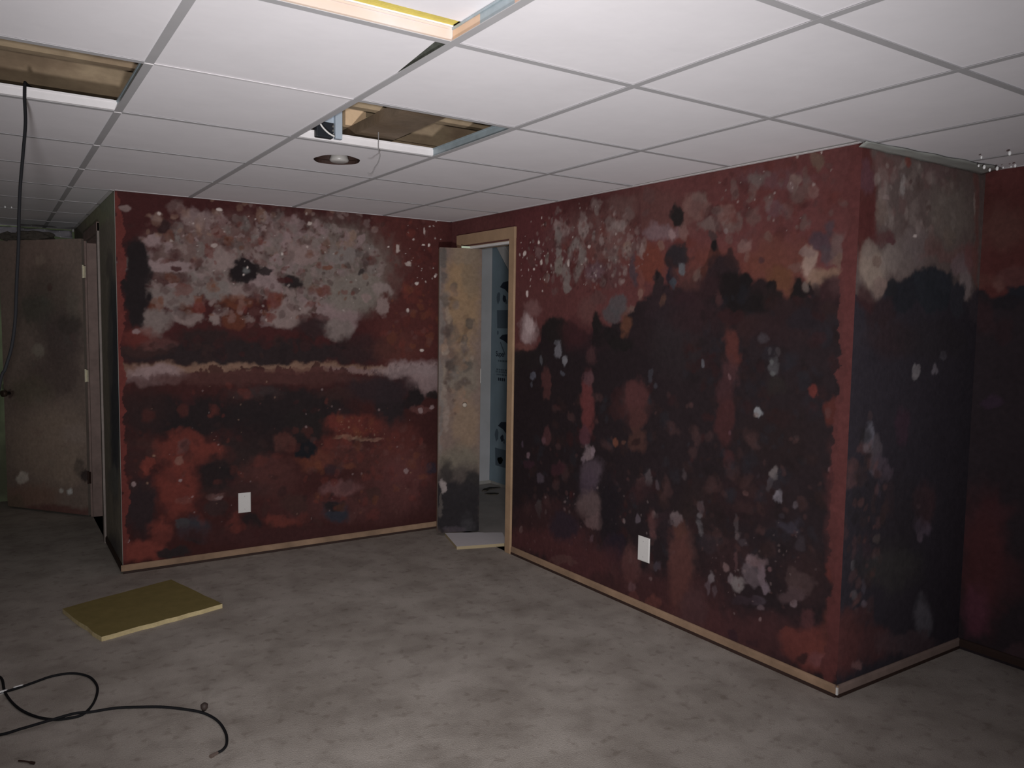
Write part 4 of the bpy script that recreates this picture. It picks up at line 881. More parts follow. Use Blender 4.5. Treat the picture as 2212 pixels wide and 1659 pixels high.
(2,0.1408,0.6864,6.497,0.5421,-0.3362,-2.602,0.4,0.35,70,532,533,534)],
'w4':[
(0,0.08226,1.947,4.847,0.284,-0.1479,-1.534,1,0.3,0,535),
(0,0.07619,1.933,9.661,0.5655,-0.985,-10.6,0.8,0.5,0,536),
(0,0.09016,2.162,12.26,0.7202,-1.877,-12.7,0.6,0.5,0,537),
(0,-0.001697,2.066,35.08,2.034,-0.8308,-6.801,0.6,0.5,0,538),
(0,0.07726,1.678,39.91,2.331,-1.099,-34.07,0.75,0.4,0,539),
(0,0.0194,1.702,23.32,1.352,-1.261,-33.64,0.7,0.4,0,540),
(0,0.1302,1.712,16.39,0.965,-0.9438,-23.04,0.6,0.25,0,541),
(5,0,0,1,0,0,1,1,0.012,0,542,-0.008636,1.653,0.02297,1.623,0.07242,1.614,0.1285,1.633,0.191,1.674,0.3218,1.698),
(0,0.1615,1.639,16.6,0.9806,-0.6534,-27.77,1,0.2,0,543),
(0,0.09589,1.597,12.04,0.705,-0.3558,-27.28,1,0.25,0,544),
(0,0.01021,1.613,27.77,1.607,-0.3687,-22.29,1,0.25,0,269),
(0,0.02977,1.523,23.28,1.35,0.05453,-12.17,0.7,0.4,0,545),
(0,0.1101,1.472,24.14,1.415,0.3263,-19.45,0.6,0.25,0,546),
(0,0.0882,0.4327,9.519,0.5515,0.9285,-3.513,0.85,0.5,0,547),
(0,0.06995,0.184,13.52,0.7796,2.831,-8.788,0.85,0.4,0,548),
(0,0.1305,0.6648,11.57,0.6754,4.161,-19.71,0.6,0.5,0,549),
(0,0.08621,1.154,25.36,1.477,3.68,-39.85,0.6,0.25,0,550),
(0,0.2092,0.3807,16.35,0.9623,2.824,-9.911,0.6,0.5,0,551),
(0,0.2511,0.05732,21.98,1.298,7.262,-19.73,0.7,0.25,0,552)],
'w0':[
(0,0.2223,1.265,-1.548,-0.2782,-0.03121,-0.7867,1,0.3,0,553),
(0,0.393,2.147,-1.436,-0.2819,1.356,-11.78,0.9,0.4,0,554),
(0,0.2913,1.786,-6.42,-1.205,0.631,-11.86,0.7,0.25,0,555),
(0,0.1869,1.462,-4.69,-0.8425,-0.01556,-3.586,0.9,0.4,0,556),
(0,0.1649,0.9861,-4.329,-0.7554,-0.1528,-1.688,0.95,0.4,0,557),
(0,0.3333,1.26,-7.445,-1.377,-0.1721,-4.339,0.7,0.25,0,558),
(0,0.3629,0.4822,-3.73,-0.6701,-1.971,-11.23,0.8,0.25,0,559),
(0,0.453,-0.01969,-2.916,-0.5238,-1.694,-6.534,0.95,0.4,0,560),
(0,1.188,2.158,-1.106,-0.2618,1.592,-15.49,0.8,0.25,0,561)],
'bd':[
(0,0.1389,1.066,2.138,0.02162,-0.003527,-0.7232,1,0.3,0,562),
(0,0.1645,1.6,9.209,0.09728,0.05288,-2.538,0.9,0.4,0,563),
(0,0.1317,1.781,12.97,0.1311,0.1637,-5.537,0.8,0.4,0,563),
(0,0.2241,1.829,16.07,0.1845,0.1751,-5.519,0.7,0.25,0,564),
(0,0.1687,1.932,10.79,0.1152,0.6127,-16.65,0.7,0.25,0,565),
(0,0.1696,1.112,9.143,0.09658,-0.0173,-6.508,0.8,0.25,0,566),
(0,0.1888,0.7876,10.6,0.1144,-0.09045,-4.956,0.8,0.4,0,567),
(0,0.02315,1.912,29.83,0.2544,0.6047,-16.76,0.8,0.25,0,568),
(0,0.1093,1.705,32.45,0.317,0.7171,-27.65,0.7,0.25,0,569),
(0,0.2204,1.464,29.09,0.3305,0.3895,-27.32,0.8,0.25,0,570),
(0,0.04088,1.628,32.63,0.2856,0.4937,-22.15,0.7,0.25,0,571),
(0,0.08936,1.372,21.58,0.2034,0.1623,-16.45,0.6,0.25,0,571),
(0,0.1826,1.357,32.07,0.3461,0.2491,-27.29,0.7,0.25,0,572),
(0,0.2002,1.173,22.81,0.2514,0.005673,-19.15,0.8,0.25,0,573),
(0,0.09108,1.189,21.52,0.2029,0.01991,-19.25,0.7,0.25,0,574),
(0,0.02429,1.777,36.39,0.3104,0.6581,-22.26,0.7,0.25,0,575),
(0,0.05797,1.432,32.49,0.2917,0.2112,-16.51,0.7,0.25,0,576),
(0,0.05716,1.523,46.47,0.4173,0.2844,-16.55,0.6,0.25,0,577),
(0,0.04386,1.288,40.59,0.3553,0.1473,-25.31,0.8,0.25,0,578),
(0,0.03781,1.097,46.29,0.4,-0.03706,-10.91,0.7,0.25,0,579),
(0,0.04484,0.821,46.08,0.4013,-0.1814,-10.82,0.7,0.25,0,580),
(0,0.03114,0.9748,53.95,0.4601,-0.1014,-10.88,0.6,0.25,0,581),
(0,0.005998,1.219,65.12,0.5334,0.003301,-1.316,0.6,0.25,0,582),
(0,0.2309,1.235,53.11,0.6095,0.1761,-54.26,0.5,0.25,0,583),
(2,0.1056,1.296,10.76,0.1039,0.01354,-2.187,0.45,0.35,70,7,584,585),
(0,0.1445,0.5085,5.785,0.05848,-0.2904,-9.152,0.85,0.5,0,586),
(0,0.1456,0.399,5.294,0.05352,-0.3938,-10.64,0.9,0.5,0,587),
(1,0.1479,0.179,5.278,0.05335,-0.2517,-5.289,1,0.3,0,588),
(0,0.05899,0.449,21.37,0.1894,-0.3718,-10.7,0.8,0.4,0,589),
(0,0.2566,0.3792,15.71,0.1839,-0.5993,-15.87,0.95,0.4,0,590),
(0,0.178,0.3193,6.327,0.06684,-0.6486,-15.91,1,0.4,0,591),
(0,0.03644,0.3532,45.83,0.3908,-0.9719,-24.66,0.8,0.25,0,592),
(0,0.2123,0.08101,20.95,0.2309,-0.8227,-15.78,0.6,0.5,0,593),
(0,0.022,0.2163,80.16,0.6656,-0.4908,-10.65,0.5,0.25,0,594),
(0,0.1177,0.03859,12.68,0.1224,-2.461,-45.22,0.5,0.25,0,595)],
'ld':[
(0,0.4466,1.025,1.424,-0.05566,0.02243,-0.6223,1,0.3,0,596),
(0,0.3882,1.908,3.897,-0.1579,-0.0694,-5.713,0.8,0.5,0,597),
(0,0.4688,1.592,3.591,-0.1404,0.01924,-3.794,0.8,0.5,0,598),
(0,0.3491,1.521,6.072,-0.2482,0.08389,-9.406,0.8,0.4,0,599),
(0,0.5966,1.312,4.841,-0.179,0.106,-5.172,0.85,0.5,0,600),
(0,0.5173,1.045,3.915,-0.1489,0.2192,-6.25,0.8,0.5,0,601),
(0,0.2526,0.9094,5.224,-0.2191,0.3859,-9.211,0.8,0.5,0,602),
(0,0.6967,1.558,14.72,-0.524,0.06712,-9.596,0.6,0.25,0,603),
(0,0.3721,1.219,17.7,-0.7137,0.4736,-18.69,0.7,0.25,0,604),
(0,0.3988,1.882,21.45,-0.8652,-0.2551,-23.8,0.6,0.25,0,605),
(0,0.4838,1.68,36.01,-1.401,0.009805,-35.68,0.7,0.25,0,606),
(0,0.6691,1.419,8.794,-0.316,0.2105,-14.32,0.7,0.25,0,607),
(0,0.4269,0.5203,2.827,-0.1105,0.2192,-3.451,0.8,0.5,0,608),
(0,0.6859,0.6081,8.73,-0.3077,0.8357,-14.03,0.7,0.5,0,609),
(0,0.6063,0.3159,7.189,-0.2608,0.6969,-9.242,0.6,0.25,0,608),
(0,0.1519,0.2447,13.69,-0.589,1.743,-22.52,0.6,0.25,0,610),
(0,0.6244,0.1765,43.15,-1.551,3.833,-46.09,0.7,0.25,0,611),
(0,0.5429,0.1752,42.78,-1.589,4.563,-55.07,0.6,0.25,0,612),
(0,0.2187,0.1021,3.441,-0.1443,0.9226,-10.81,0.8,0.5,0,613),
(0,0.4541,0.003279,2.226,-0.08542,1.671,-18.19,0.95,0.4,0,614),
(0,0.06918,0.03335,10.15,-0.4481,1.182,-13.38,0.9,0.25,0,615),
(0,0.723,0.3606,21.85,-0.7551,1.025,-13.97,0.6,0.25,0,616),
(0,0.7784,0.3111,24.42,-0.8228,1.781,-23.32,0.9,0.25,0,617),
(0,0.07015,0.8835,18.63,-0.8323,1.466,-34.19,0.8,0.25,0,618),
(2,0.4231,1.024,3.044,-0.1201,0.04032,-1.119,0.2,0.4,60,619,620)]}
def vnoise(x, y, seed):
    rs=np.random.RandomState(seed); T=rs.rand(256,256)
    xi=np.floor(x).astype(int); yi=np.floor(y).astype(int); fx=x-xi; fy=y-yi
    fx=fx*fx*(3-2*fx); fy=fy*fy*(3-2*fy)
    a=T[xi%256,yi%256]; b=T[(xi+1)%256,yi%256]; c=T[xi%256,(yi+1)%256]; d=T[(xi+1)%256,(yi+1)%256]
    return (a*(1-fx)+b*fx)*(1-fy)+(c*(1-fx)+d*fx)*fy
def fbm(x,y,seed,o=3):
    v=0;a=1;t=0
    for k in range(o): v=v+a*vnoise(x*2**k+k*17.3,y*2**k+k*9.1,seed+k); t+=a; a*=0.55
    return v/t*2-1
def stain(key, S, Z, seed):
    """S, Z: flat arrays of wall coordinates; returns n x 3 linear colours"""
    n=len(S); C=np.full((n,3),0.1); rs=np.random.RandomState(seed)
    wx=fbm(S*9,Z*9,seed+1); wy=fbm(S*9,Z*9,seed+5); fx=fbm(S*34,Z*34,seed+11,4); fy=fbm(S*34,Z*34,seed+17,4); ed=fbm(S*26,Z*17,seed+23,4)
    order=np.argsort(Z,kind='stable'); Zs=Z[order]
    def dab(cs,cz,m,al,soft,col,typ,size):
        # bounding window in z, then in s
        inv=np.linalg.inv(np.array(m).reshape(2,2)); ez=(abs(inv[1,0])+abs(inv[1,1]))*(1.25+soft)+0.03; es=(abs(inv[0,0])+abs(inv[0,1]))*(1.25+soft)+0.03
        i0,i1=np.searchsorted(Zs,[cz-ez,cz+ez]); ix=order[i0:i1]; ix=ix[np.abs(S[ix]-cs)<es]
        if len(ix)==0: return
        a=min(0.032,size*0.55); f=min(0.018,size*0.60)
        x=S[ix]-cs+wx[ix]*a+fx[ix]*f; y=Z[ix]-cz+wy[ix]*a+fy[ix]*f
        p=m[0]*x+m[1]*y; q=m[2]*x+m[3]*y
        r=np.maximum(abs(p),abs(q)) if typ==1 else np.sqrt(p*p+q*q)
        r=r+ed[ix]*min(0.45,0.008/size+0.16)
        t=np.clip((1+soft-r)/(2*soft+1e-6),0,1); t=(t*t*(3-2*t))*al
        C[ix]=C[ix]*(1-t[:,None])+np.array(col)*t[:,None]
    C[:]=PAL[STAINS[key][0][10]]
    for st in STAINS[key]:
        typ,cs,cz,m,al,soft,cnt,cols=int(st[0]),st[1],st[2],st[3:7],st[7],st[8],st[9],st[10:]
        inv=np.linalg.inv(np.array(m).reshape(2,2)); size=math.sqrt(abs(np.linalg.det(inv)))
        if typ==5:      # everything under a ragged tide line
            pl=np.array(st[11:]).reshape(-1,2); zl=np.interp(S,pl[:,0],pl[:,1])+0.022*fx+0.02*ed+0.012*wx
            t=np.clip((zl-Z)/soft*0.5+0.5,0,1)[:,None]*al; C[:]=C*(1-t)+np.array(PAL[st[10]])*t
        elif typ<2: dab(cs,cz,m,al,soft,PAL[cols[0]],typ,size)
        else:
            for k in range(cnt):
                th=rs.rand()*6.283; rr=math.sqrt(rs.rand()); v=inv@np.array([math.cos(th)*rr,math.sin(th)*rr])
                R=(0.009+0.030*rs.rand()**1.8) if typ==2 else (0.005+0.008*rs.rand()**2) if typ==4 else (0.0028+0.005*rs.rand()**2)
                e=0.7+0.6*rs.rand(); g=rs.rand()*3.14; c_,s_=math.cos(g),math.sin(g)
                mm=(c_/(R*e),s_/(R*e),-s_*e/R,c_*e/R); jit=0.88+0.24*rs.rand()
                dab(cs+v[0],cz+v[1],mm,al*(0.55+0.45*rs.rand()),soft,[min(1,x*jit) for x in PAL[cols[rs.randint(len(cols))]]],0,R)
    k=1+0.10*fbm(S*60,Z*60,seed+31,2)+0.08*wx
    return np.clip(C*k[:,None],0.004,1)
def painted(name, key, O, u, nrm, s0, s1, z0, z1, res, seed, thick, holes=(), parent=None, backmat=None, close=True):
    """wall or door: fine front grid carrying the stain colours, plain back and edges; nrm points into the solid"""
    O=Vector(O); u=Vector(u); nrm=Vector(nrm)
    ss=sorted(set([s0,s1]+[v for h in holes for v in h[:2]])); zz=sorted(set([z0,z1]+[v for h in holes for v in h[2:]]))
    def sub(a):
        out=[]
        for p,q in zip(a[:-1],a[1:]):
            n=max(1,int(round((q-p)/res))); out+=list(np.linspace(p,q,n,endpoint=False))
        return np.array(out+[a[-1]])
    sg=sub(ss); zg=sub(zz); ns=len(sg); nz=len(zg)
    SS,ZZ=np.meshgrid(sg,zg); S=SS.ravel(); Z=ZZ.ravel()
    V=np.array(O)[None]+S[:,None]*np.array(u)[None]; V[:,2]+=Z
    ii,jj=np.meshgrid(np.arange(ns-1),np.arange(nz-1)); ii=ii.ravel(); jj=jj.ravel()
    keep=np.ones(len(ii),bool); mx=(sg[ii]+sg[ii+1])/2; mz=(zg[jj]+zg[jj+1])/2
    for h in holes: keep&=~((mx>h[0])&(mx<h[1])&(mz>h[2])&(mz<h[3]))
    ii=ii[keep]; jj=jj[keep]; a=jj*ns+ii
    F=np.stack([a,a+1,a+1+ns,a+ns],1)
    # orient front faces against nrm
    d=Vector(u).cross(Vector((0,0,1)))
    if d.dot(nrm)>0: F=F[:,::-1]
    # back sheet and rims, coarse
    bs=ss; bz=zz; B=[]; BV=[]
    def bidx(i,j): return len(S)+j*len(bs)+i
    for z in bz:
        for s_ in bs: BV.append(O+u*s_+nrm*thick+Vector((0,0,z)))
    for j in range(len(bz)-1):
        for i in range(len(bs)-1):
            cx=(bs[i]+bs[i+1])/2; cz=(bz[j]+bz[j+1])/2
            if any(h[0]<cx<h[1] and h[2]<cz<h[3] for h in holes): continue
            B.append((bidx(i,j),bidx(i,j+1),bidx(i+1,j+1),bidx(i+1,j)))
    RV=[];
    def rim(sa,za,sb,zb):
        b=len(S)+len(BV)+len(RV)
        for s_,z in ((sa,za),(sb,zb)): RV.append(O+u*s_+Vector((0,0,z))); RV.append(O+u*s_+nrm*thick+Vector((0,0,z)))
        B.append((b,b+1,b+3,b+2))
    for (a0,b0,a1,b1) in ((s0,z0,s1,z0),(s1,z0,s1,z1),(s1,z1,s0,z1),(s0,z1,s0,z0)): rim(a0,b0,a1,b1)
    for h in holes:
        rim(h[0],h[2],h[0],h[3]); rim(h[0],h[3],h[1],h[3]); rim(h[1],h[3],h[1],h[2])
    AV=np.concatenate([V,np.array([tuple(p) for p in BV+RV])]); nf=len(F)
    me=bpy.data.meshes.new(name); me.vertices.add(len(AV)); me.vertices.foreach_set('co',AV.ravel())
    tot=nf+len(B); me.loops.add(tot*4); me.polygons.add(tot)
    me.loops.foreach_set('vertex_index',np.concatenate([F.ravel(),np.array(B).ravel()]).astype(np.int32))
    me.polygons.foreach_set('loop_start',np.arange(tot,dtype=np.int32)*4)
    me.materials.append(M_paint); me.materials.append(backmat or M_back)
    me.polygons.foreach_set('material_index',np.array([0]*nf+[1]*len(B),dtype=np.int32))
    me.update(calc_edges=True)
    ca=me.color_attributes.new('stain','FLOAT_COLOR','POINT'); C=np.ones((len(AV),4)); C[:len(S),:3]=stain(key,S,Z,seed); C[len(S):,:3]=0.15
    ca.data.foreach_set('color',C.astype(np.float32).ravel())
    me.validate()
    o=bpy.data.objects.new(name,me); COL.objects.link(o)
    if parent: o.parent=parent
    return o

H=2.1789; AX=-2.1426; BX,BY=0.0453,-3.1224; DX=0.9725
GX,GY=-2.3548,-3.7781; PX=0.61; PY=0.61*1.03707
XL,XR,YB,YF=-4.6,DX,-6.4,2.45
L2=math.hypot(BX,BY); u2=Vector((BX/L2,BY/L2,0)); n2=Vector((-u2.y,u2.x,0))   # n2 points into wall (+x)
if n2.x<0: n2=-n2
# ------------------------------------------------------------------ setting
m=MB(); m.box(XL-0.1,0.06,YB-0.1,2.6,-0.08,0.0); m.box(0.06,DX+0.1,YB-0.1,BY+0.05,-0.08,0.0); tag(m.build('floor',M_carpet),kind='structure')
m=MB(); m.box(0.06,1.3,BY+0.05,1.4,-0.10,-0.008); tag(m.build('floor',M_conc),kind='structure')
DO=(0.175,0.742,-0.01,1.998)     # doorway in the right wall: distance along it, height
wl=painted('wall_back','w1',(0,0,0),(1,0,0),(0,1,0),AX+0.002,0.0,0.0,H,0.005,11,0.11); tag(wl,kind='structure')
wr=painted('wall_right','w2',(0,0,0),u2,n2,0.0,L2,0.0,H,0.005,23,0.11,holes=[(DO[0],DO[1],0.0,DO[3])]); tag(wr,kind='structure')
w3=painted('wall_right_return','w3',(BX,BY,0),(1,0,0),(0,1,0),0.0,DX-BX,0.0,H,0.006,37,0.11); tag(w3,kind='structure')
w4=painted('wall_right_far','w4',(DX,BY,0),(0,-1,0),(1,0,0),0.0,0.7,0.0,H,0.008,51,0.11); tag(w4,kind='structure')
w0=painted('wall_left_return','w0',(AX,0.0,0),(0,1,0),(1,0,0),0.004,YF,0.0,H,0.012,61,0.11,holes=[(0.80,1.56,0.0,2.02)]); tag(w0,kind='structure')
m=MB(); m.box(DX,DX+0.11,YB,BY-0.7,0,H); tag(m.build('wall_right_near',M_oldwall),kind='structure')
m=MB(); m.box(XL-0.11,XL,YB,YF,0,H); tag(m.build('wall_left',M_oldwall),kind='structure')
m=MB(); m.box(XL,DX,YB-0.11,YB,0,H); tag(m.build('wall_front',M_oldwall),kind='structure')
m=MB(); m.box(XL,AX+0.5,YF,YF+0.1,0,H); tag(m.build('wall_back_far',M_green),kind='structure')
# dim room behind the left doorway
m=MB(); m.box(AX+1.2,AX+1.25,0.12,YF,0,H); tag(m.build('wall_side_room',M_oldwall),kind='structure')
# closet shell
CXR,CYB=1.10,1.20
m=MB(); m.box(CXR,CXR+0.1,BY+0.12,CYB+0.1,-0.1,2.5); tag(m.build('wall_closet_right',M_back),kind='structure')
m=MB(); m.box(0.0,CXR,CYB,CYB+0.1,-0.1,2.5); tag(m.build('wall_closet_back',M_back),kind='structure')

# ------------------------------------------------------------------ ceiling: grid of runners, tees and tiles
TW=0.024; TH=0.038
cm=MB()
ceil_root=MB()
# wall angle round the room = the ceiling object itself, plus the plenum
A=0.020
def angle(x0,y0,x1,y1,nx,ny):
    u=Vector((x1-x0,y1-y0,0)).normalized(); Ln=math.hypot(x1-x0,y1-y0)
    ceil_root.obox((x0,y0,0),u,(nx,ny,0),(0,0,1),0,Ln,0.0005,A,H-0.001,H+0.0008)
    ceil_root.obox((x0,y0,0),u,(nx,ny,0),(0,0,1),0,Ln,0.0005,0.002,H+0.0008,H+0.02)
angle(AX,-0.001,0,-0.001,0,-1); angle(-0.002,0,BX-0.002,BY,-1,-0.014); angle(BX,BY-0.001,DX,BY-0.001,0,-1)
angle(DX-0.001,BY,DX-0.001,YB,-1,0); angle(AX-0.001,0,AX-0.001,YF,-1,0); angle(XL,YF-0.001,AX,YF-0.001,0,-1); angle(XL+0.001,YB,XL+0.001,YF,1,0); angle(XL,YB+0.001,DX,YB+0.001,0,1)
CE=tag(ceil_root.build('ceiling',M_web),kind='structure')
REG=[(XL,DX,YB,BY),(XL,0.0,BY,0.0),(XL,AX,0.0,YF)]
def clip(x0,x1,y0,y1):
    out=[]
    for r in REG:
        a,b,c,d=max(x0,r[0]),min(x1,r[1]),max(y0,r[2]),min(y1,r[3])
        if b-a>0.012 and d-c>0.012: out.append((a,b,c,d))
    # merge stacked pieces of equal width
    mer=True
    while mer and len(out)>1:
        mer=False
        for i in range(len(out)):
            for j in range(i+1,len(out)):
                p,q_=out[i],out[j]
                if abs(p[0]-q_[0])<1e-4 and abs(p[1]-q_[1])<1e-4 and (abs(p[3]-q_[2])<1e-4 or abs(q_[3]-p[2])<1e-4):
                    out[i]=(p[0],p[1],min(p[2],q_[2]),max(p[3],q_[3])); out.pop(j); mer=True; break
            if mer: break
    return out
I0,I1=-4,6; J0,J1=-5,11
xs=lambda i: GX+PX*i
ys=lambda j: GY+PY*j
OPEN={(-1,2),(1,2)}; LIFT=(0,0); SLIV=(0,1); LAMP=(1,3)
ZT=H+0.002; TT=0.016
share={}
def tile_mesh(wx,wy):
    k=(round(wx,3),round(wy,3))
    if k not in share:
        b=MB(); b.prism([(0,0),(wx,0),(wx,wy),(0,wy)],0,TT,0,1,1); me=bpy.data.meshes.new('ceiling_tile'); me.from_pydata(b.v,[],b.f); me.materials.append(M_tile); me.materials.append(M_yellow); me.polygons.foreach_set('material_index',b.m); me.update(); share[k]=me
    return share[k]
for i in range(I0,I1):
    for j in range(J0,J1):
        if (i,j) in OPEN or (i,j)==LIFT: continue
        g=0.002
        pcs=clip(xs(i)+g,xs(i+1)-g,ys(j)+g,ys(j+1)-g)
        if not pcs: continue
        if (i,j)==SLIV:     # pushed askew: its right edge leaves a thin wedge open
            b=MB(); x0,x1,y0,y1=pcs[0]
            b.prism([(x0-0.0,y0),(x1-0.040,y0+0.004),(x1-0.012,y0+0.28),(x1,y0+0.36),(x1,y1),(x0,y1)],ZT,ZT+TT,0,1,1)
            b.build('ceiling_tile',[M_tile,M_yellow],CE); continue
        if (i,j)==LAMP:
            x0,x1,y0,y1=pcs[0]; cx,cy=-1.4440,-1.5600; n=40; b=MB(); vs=[];fs=[];ms=[]
            for k in range(n):
                a=2*math.pi*k/n; ca,sa=math.cos(a),math.sin(a); R=0.098*(1+0.03*math.sin(3*a+1)+0.02*math.sin(7*a))
                t=1e9
                if ca>1e-6: t=min(t,(x1-cx)/ca)
                if ca<-1e-6: t=min(t,(x0-cx)/ca)
                if sa>1e-6: t=min(t,(y1-cy)/sa)
                if sa<-1e-6: t=min(t,(y0-cy)/sa)
                for z in (ZT,ZT+TT): vs+= [(cx+R*ca,cy+1.15*R*sa,z),(cx+t*ca,cy+t*sa,z)]
            # corners as extra fan triangles
            for k in range(n):
                k2=(k+1)%n; a,b2=4*k,4*k2
                fs+=[(a,b2,b2+1,a+1),(a+2,a+3,b2+3,b2+2),(a,a+2,b2+2,b2),(a+1,b2+1,b2+3,a+3)]; ms+=[0,1,2,1]
                p,q_=vs[a+1],vs[b2+1]
                if abs(p[0]-q_[0])>1e-4 and abs(p[1]-q_[1])>1e-4:
                    c0=(x1 if max(p[0],q_[0])>cx else x0, y1 if max(p[1],q_[1])>cy else y0)
                    vs+=[(c0[0],c0[1],ZT),(c0[0],c0[1],ZT+TT)]; e=len(vs)-2; fs+=[(a+1,b2+1,e),(a+3,e+1,b2+3)]; ms+=[0,1]
            b.v=vs;b.f=fs;b.m=ms; b.build('ceiling_tile',[M_tile,M_yellow,M_dark],CE); continue
        if len(pcs)==1:
            x0,x1,y0,y1=pcs[0]; o=bpy.data.objects.new('ceiling_tile',tile_mesh(x1-x0,y1-y0)); COL.objects.link(o); o.parent=CE
            o.location=(x0,y0,ZT+random.uniform(0,0.0012))
        else:
            b=MB()
            for x0,x1,y0,y1 in pcs: b.prism([(x0,y0),(x1,y0),(x1,y1),(x0,y1)],ZT,ZT+TT,0,1,1)
            b.build('ceiling_tile',[M_tile,M_yellow],CE)
def span(fixed,axis):   # lengths of a grid line that lie inside the room
    if axis=='y': r=[(c,d) for a,b,c,d in REG if a<fixed<b]
    else: r=[(a,b) for a,b,c,d in REG if c<fixed<d]
    r.sort(); out=[]
    for s_ in r:
        if out and abs(out[-1][1]-s_[0])<1e-4: out[-1]=(out[-1][0],s_[1])
        else: out.append(s_)
    return out
for i in range(I0,I1+1):
    x=xs(i)
    for (y0,y1) in span(x,'y'):
        b=MB(); b.box(x-TW/2,x+TW/2,y0,y1,H-0.0012,H+0.0006,0)
        b.box(x-0.0012,x+0.0012,y0,y1,H+0.0006,H+TH,1); b.box(x-0.004,x+0.004,y0,y1,H+TH-0.006,H+TH,1)
        if i==1 and y0<ys(0):
            b.v=[];b.f=[];b.m=[]; b.box(x-TW/2,x+TW/2,y0,y1,H-0.0012,H+0.0006,0)
            for (a0,a1,mi) in ((y0,ys(0),1),(ys(0),-3.43,3),(-3.43,-3.28,1),(-3.28,ys(1)-0.002,2),(ys(1)-0.002,y1,4)):
                b.box(x-0.0012,x+0.0012,a0,a1,H+0.0006,H+TH,mi)
            b.box(x-0.004,x+0.004,y0,y1,H+TH-0.006,H+TH,1)
        b.build('main_runner',[M_runner,M_webgrey,M_webtan,M_webpeach,M_webdark],CE)
for j in range(J0,J1+1):
    y=ys(j)
    for i in range(I0,I1):
        for a,b_,c,d in clip(xs(i),xs(i+1),y-0.012,y+0.012):
            if d-c<0.02: continue
            x0=a+(TW/2 if abs(a-xs(i))<1e-3 else 0); x1=b_-(TW/2 if abs(b_-xs(i+1))<1e-3 else 0)
            if x1-x0<0.02: continue
            b=MB(); wide=TW/2*(0.55 if (i,j)==(0,2) else 1.0)
            b.box(x0-0.001,x1+0.001,y-wide,y+wide,H-0.0010,H+0.0006,0); xa,xb=(x0-TW/2+0.0015 if x0>a+1e-3 else x0),(x1+TW/2-0.0015 if x1<b_-1e-3 else x1); b.box(xa,xb,y-0.0012,y+0.0012,H+0.0006,H+TH,1); b.box(x0,x1,y-0.004,y+0.004,H+TH-0.006,H+TH,1)
            b.build('cross_tee',[M_faint if (i,j)==(0,2) else M_runner, M_webpink if (i,j)==(0,1) else M_web],CE)
for j in range(-1,11):
    if ys(j)<YF-0.05:
        b=MB(); b.box(xs(0)-TW/2,xs(0)+TW/2,ys(j)-0.002,ys(j)+0.003,H-0.0028,H-0.0012); b.build('tee_clip',M_web,CE)
# lifted tile near the top of the picture: facing stops short of its yellow core
x0,x1,y0,y1=xs(0)+0.01,-1.743,ys(0)+0.02,-3.143
b=MB(); zt=H+TH+0.002
b.prism([(x0,y0),(x1,y0),(x1,y1-0.046),(x1-0.30,y1-0.050),(x0,y1-0.046)],zt,zt+0.0025,0,0,0)
LT=b.build('ceiling_tile',[M_tile],CE)
b=MB(); b.prism([(x0,y0+0.001),(x1-0.004,y0+0.001),(x1-0.006,y1),(x0,y1-0.002)],zt+0.0025,zt+0.024); b.build('fibreglass_core',M_yellow,LT)
b=MB(); b.box(x0,x1-0.003,y1-0.008,y1+0.002,zt-0.0015,zt+0.0024); b.build('white_edge_lip',M_web,LT)
# plenum
b=MB(); b.box(XL-0.1,1.3,YB-0.1,2.6,2.62,2.66); b.build('subfloor',M_sub,CE)
k=0; y=-6.12
JB=H+0.10
while y<2.4:
    b=MB(); b.box(XL,1.2 if True else 0,y-0.019,y+0.019,JB,2.62); b.build('joist',M_wood,CE); y+=0.406
b=MB(); b.box(-1.475,-1.305,-3.2,-0.3,H+0.055,H+0.098); b.build('joist_plate',M_wood_d,CE)
b=MB(); b.box(-1.500,-1.410,-1.80,-1.762,H+0.099,H+0.26); b.build('blocking',M_wood_p,CE)
b=MB(); b.box(-1.36,-1.30,-1.62,-1.58,H+0.10,H+0.24); b.build('blocking',M_wood_p,CE)
b=MB(); b.box(-1.30,-0.4,-1.66,-1.625,H+0.075,H+0.185); b.build('blocking',M_wood,CE)
b=MB(); b.box(-1.30,-0.4,-1.30,-1.27,H+0.06,H+0.30); b.build('blocking',M_wood,CE)

# closet ceiling
m=MB(); m.box(0.0,1.2,BY+0.1,1.3,2.42,2.46); tag(m.build('ceiling_closet',M_sub),kind='structure')

# ------------------------------------------------------------------ trims
def bb(name,O,u,n,s0,s1,mt,z0=0.016,z1=0.051,t=0.011):
    b=MB(); O=Vector(O);u=Vector(u);n=Vector(n); Z=Vector((0,0,1))
    prof=[(0.0005,z0),(t,z0),(t,z1-0.010),(t-0.004,z1-0.003),(0.004,z1),(0.0005,z1)]
    vs=[O+u*s_+n*p[0]+Z*p[1] for s_ in (s0,s1) for p in prof]; k=len(prof)
    fs=[tuple(range(k)),tuple(range(2*k-1,k-1,-1))]+[(i,i+k,(i+1)%k+k,(i+1)%k) for i in range(k)]
    b.add(vs,fs); return tag(b.build(name,mt),kind='structure')
bb('baseboard_back',(0,0,0),(1,0,0),(0,-1,0),AX-0.010,-0.001,M_trim)
bb('baseboard_right',(0,0,0),u2,-n2,DO[1]+0.071,L2+0.011,M_trim)
bb('baseboard_right_return',(BX,BY,0),(1,0,0),(0,-1,0),-0.010,DX-BX-0.001,M_trimgrey)
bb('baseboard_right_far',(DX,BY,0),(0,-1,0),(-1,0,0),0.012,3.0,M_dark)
bb('baseboard_left_return',(AX,0,0),(0,1,0),(-1,0,0),0.0,0.72,M_dark)
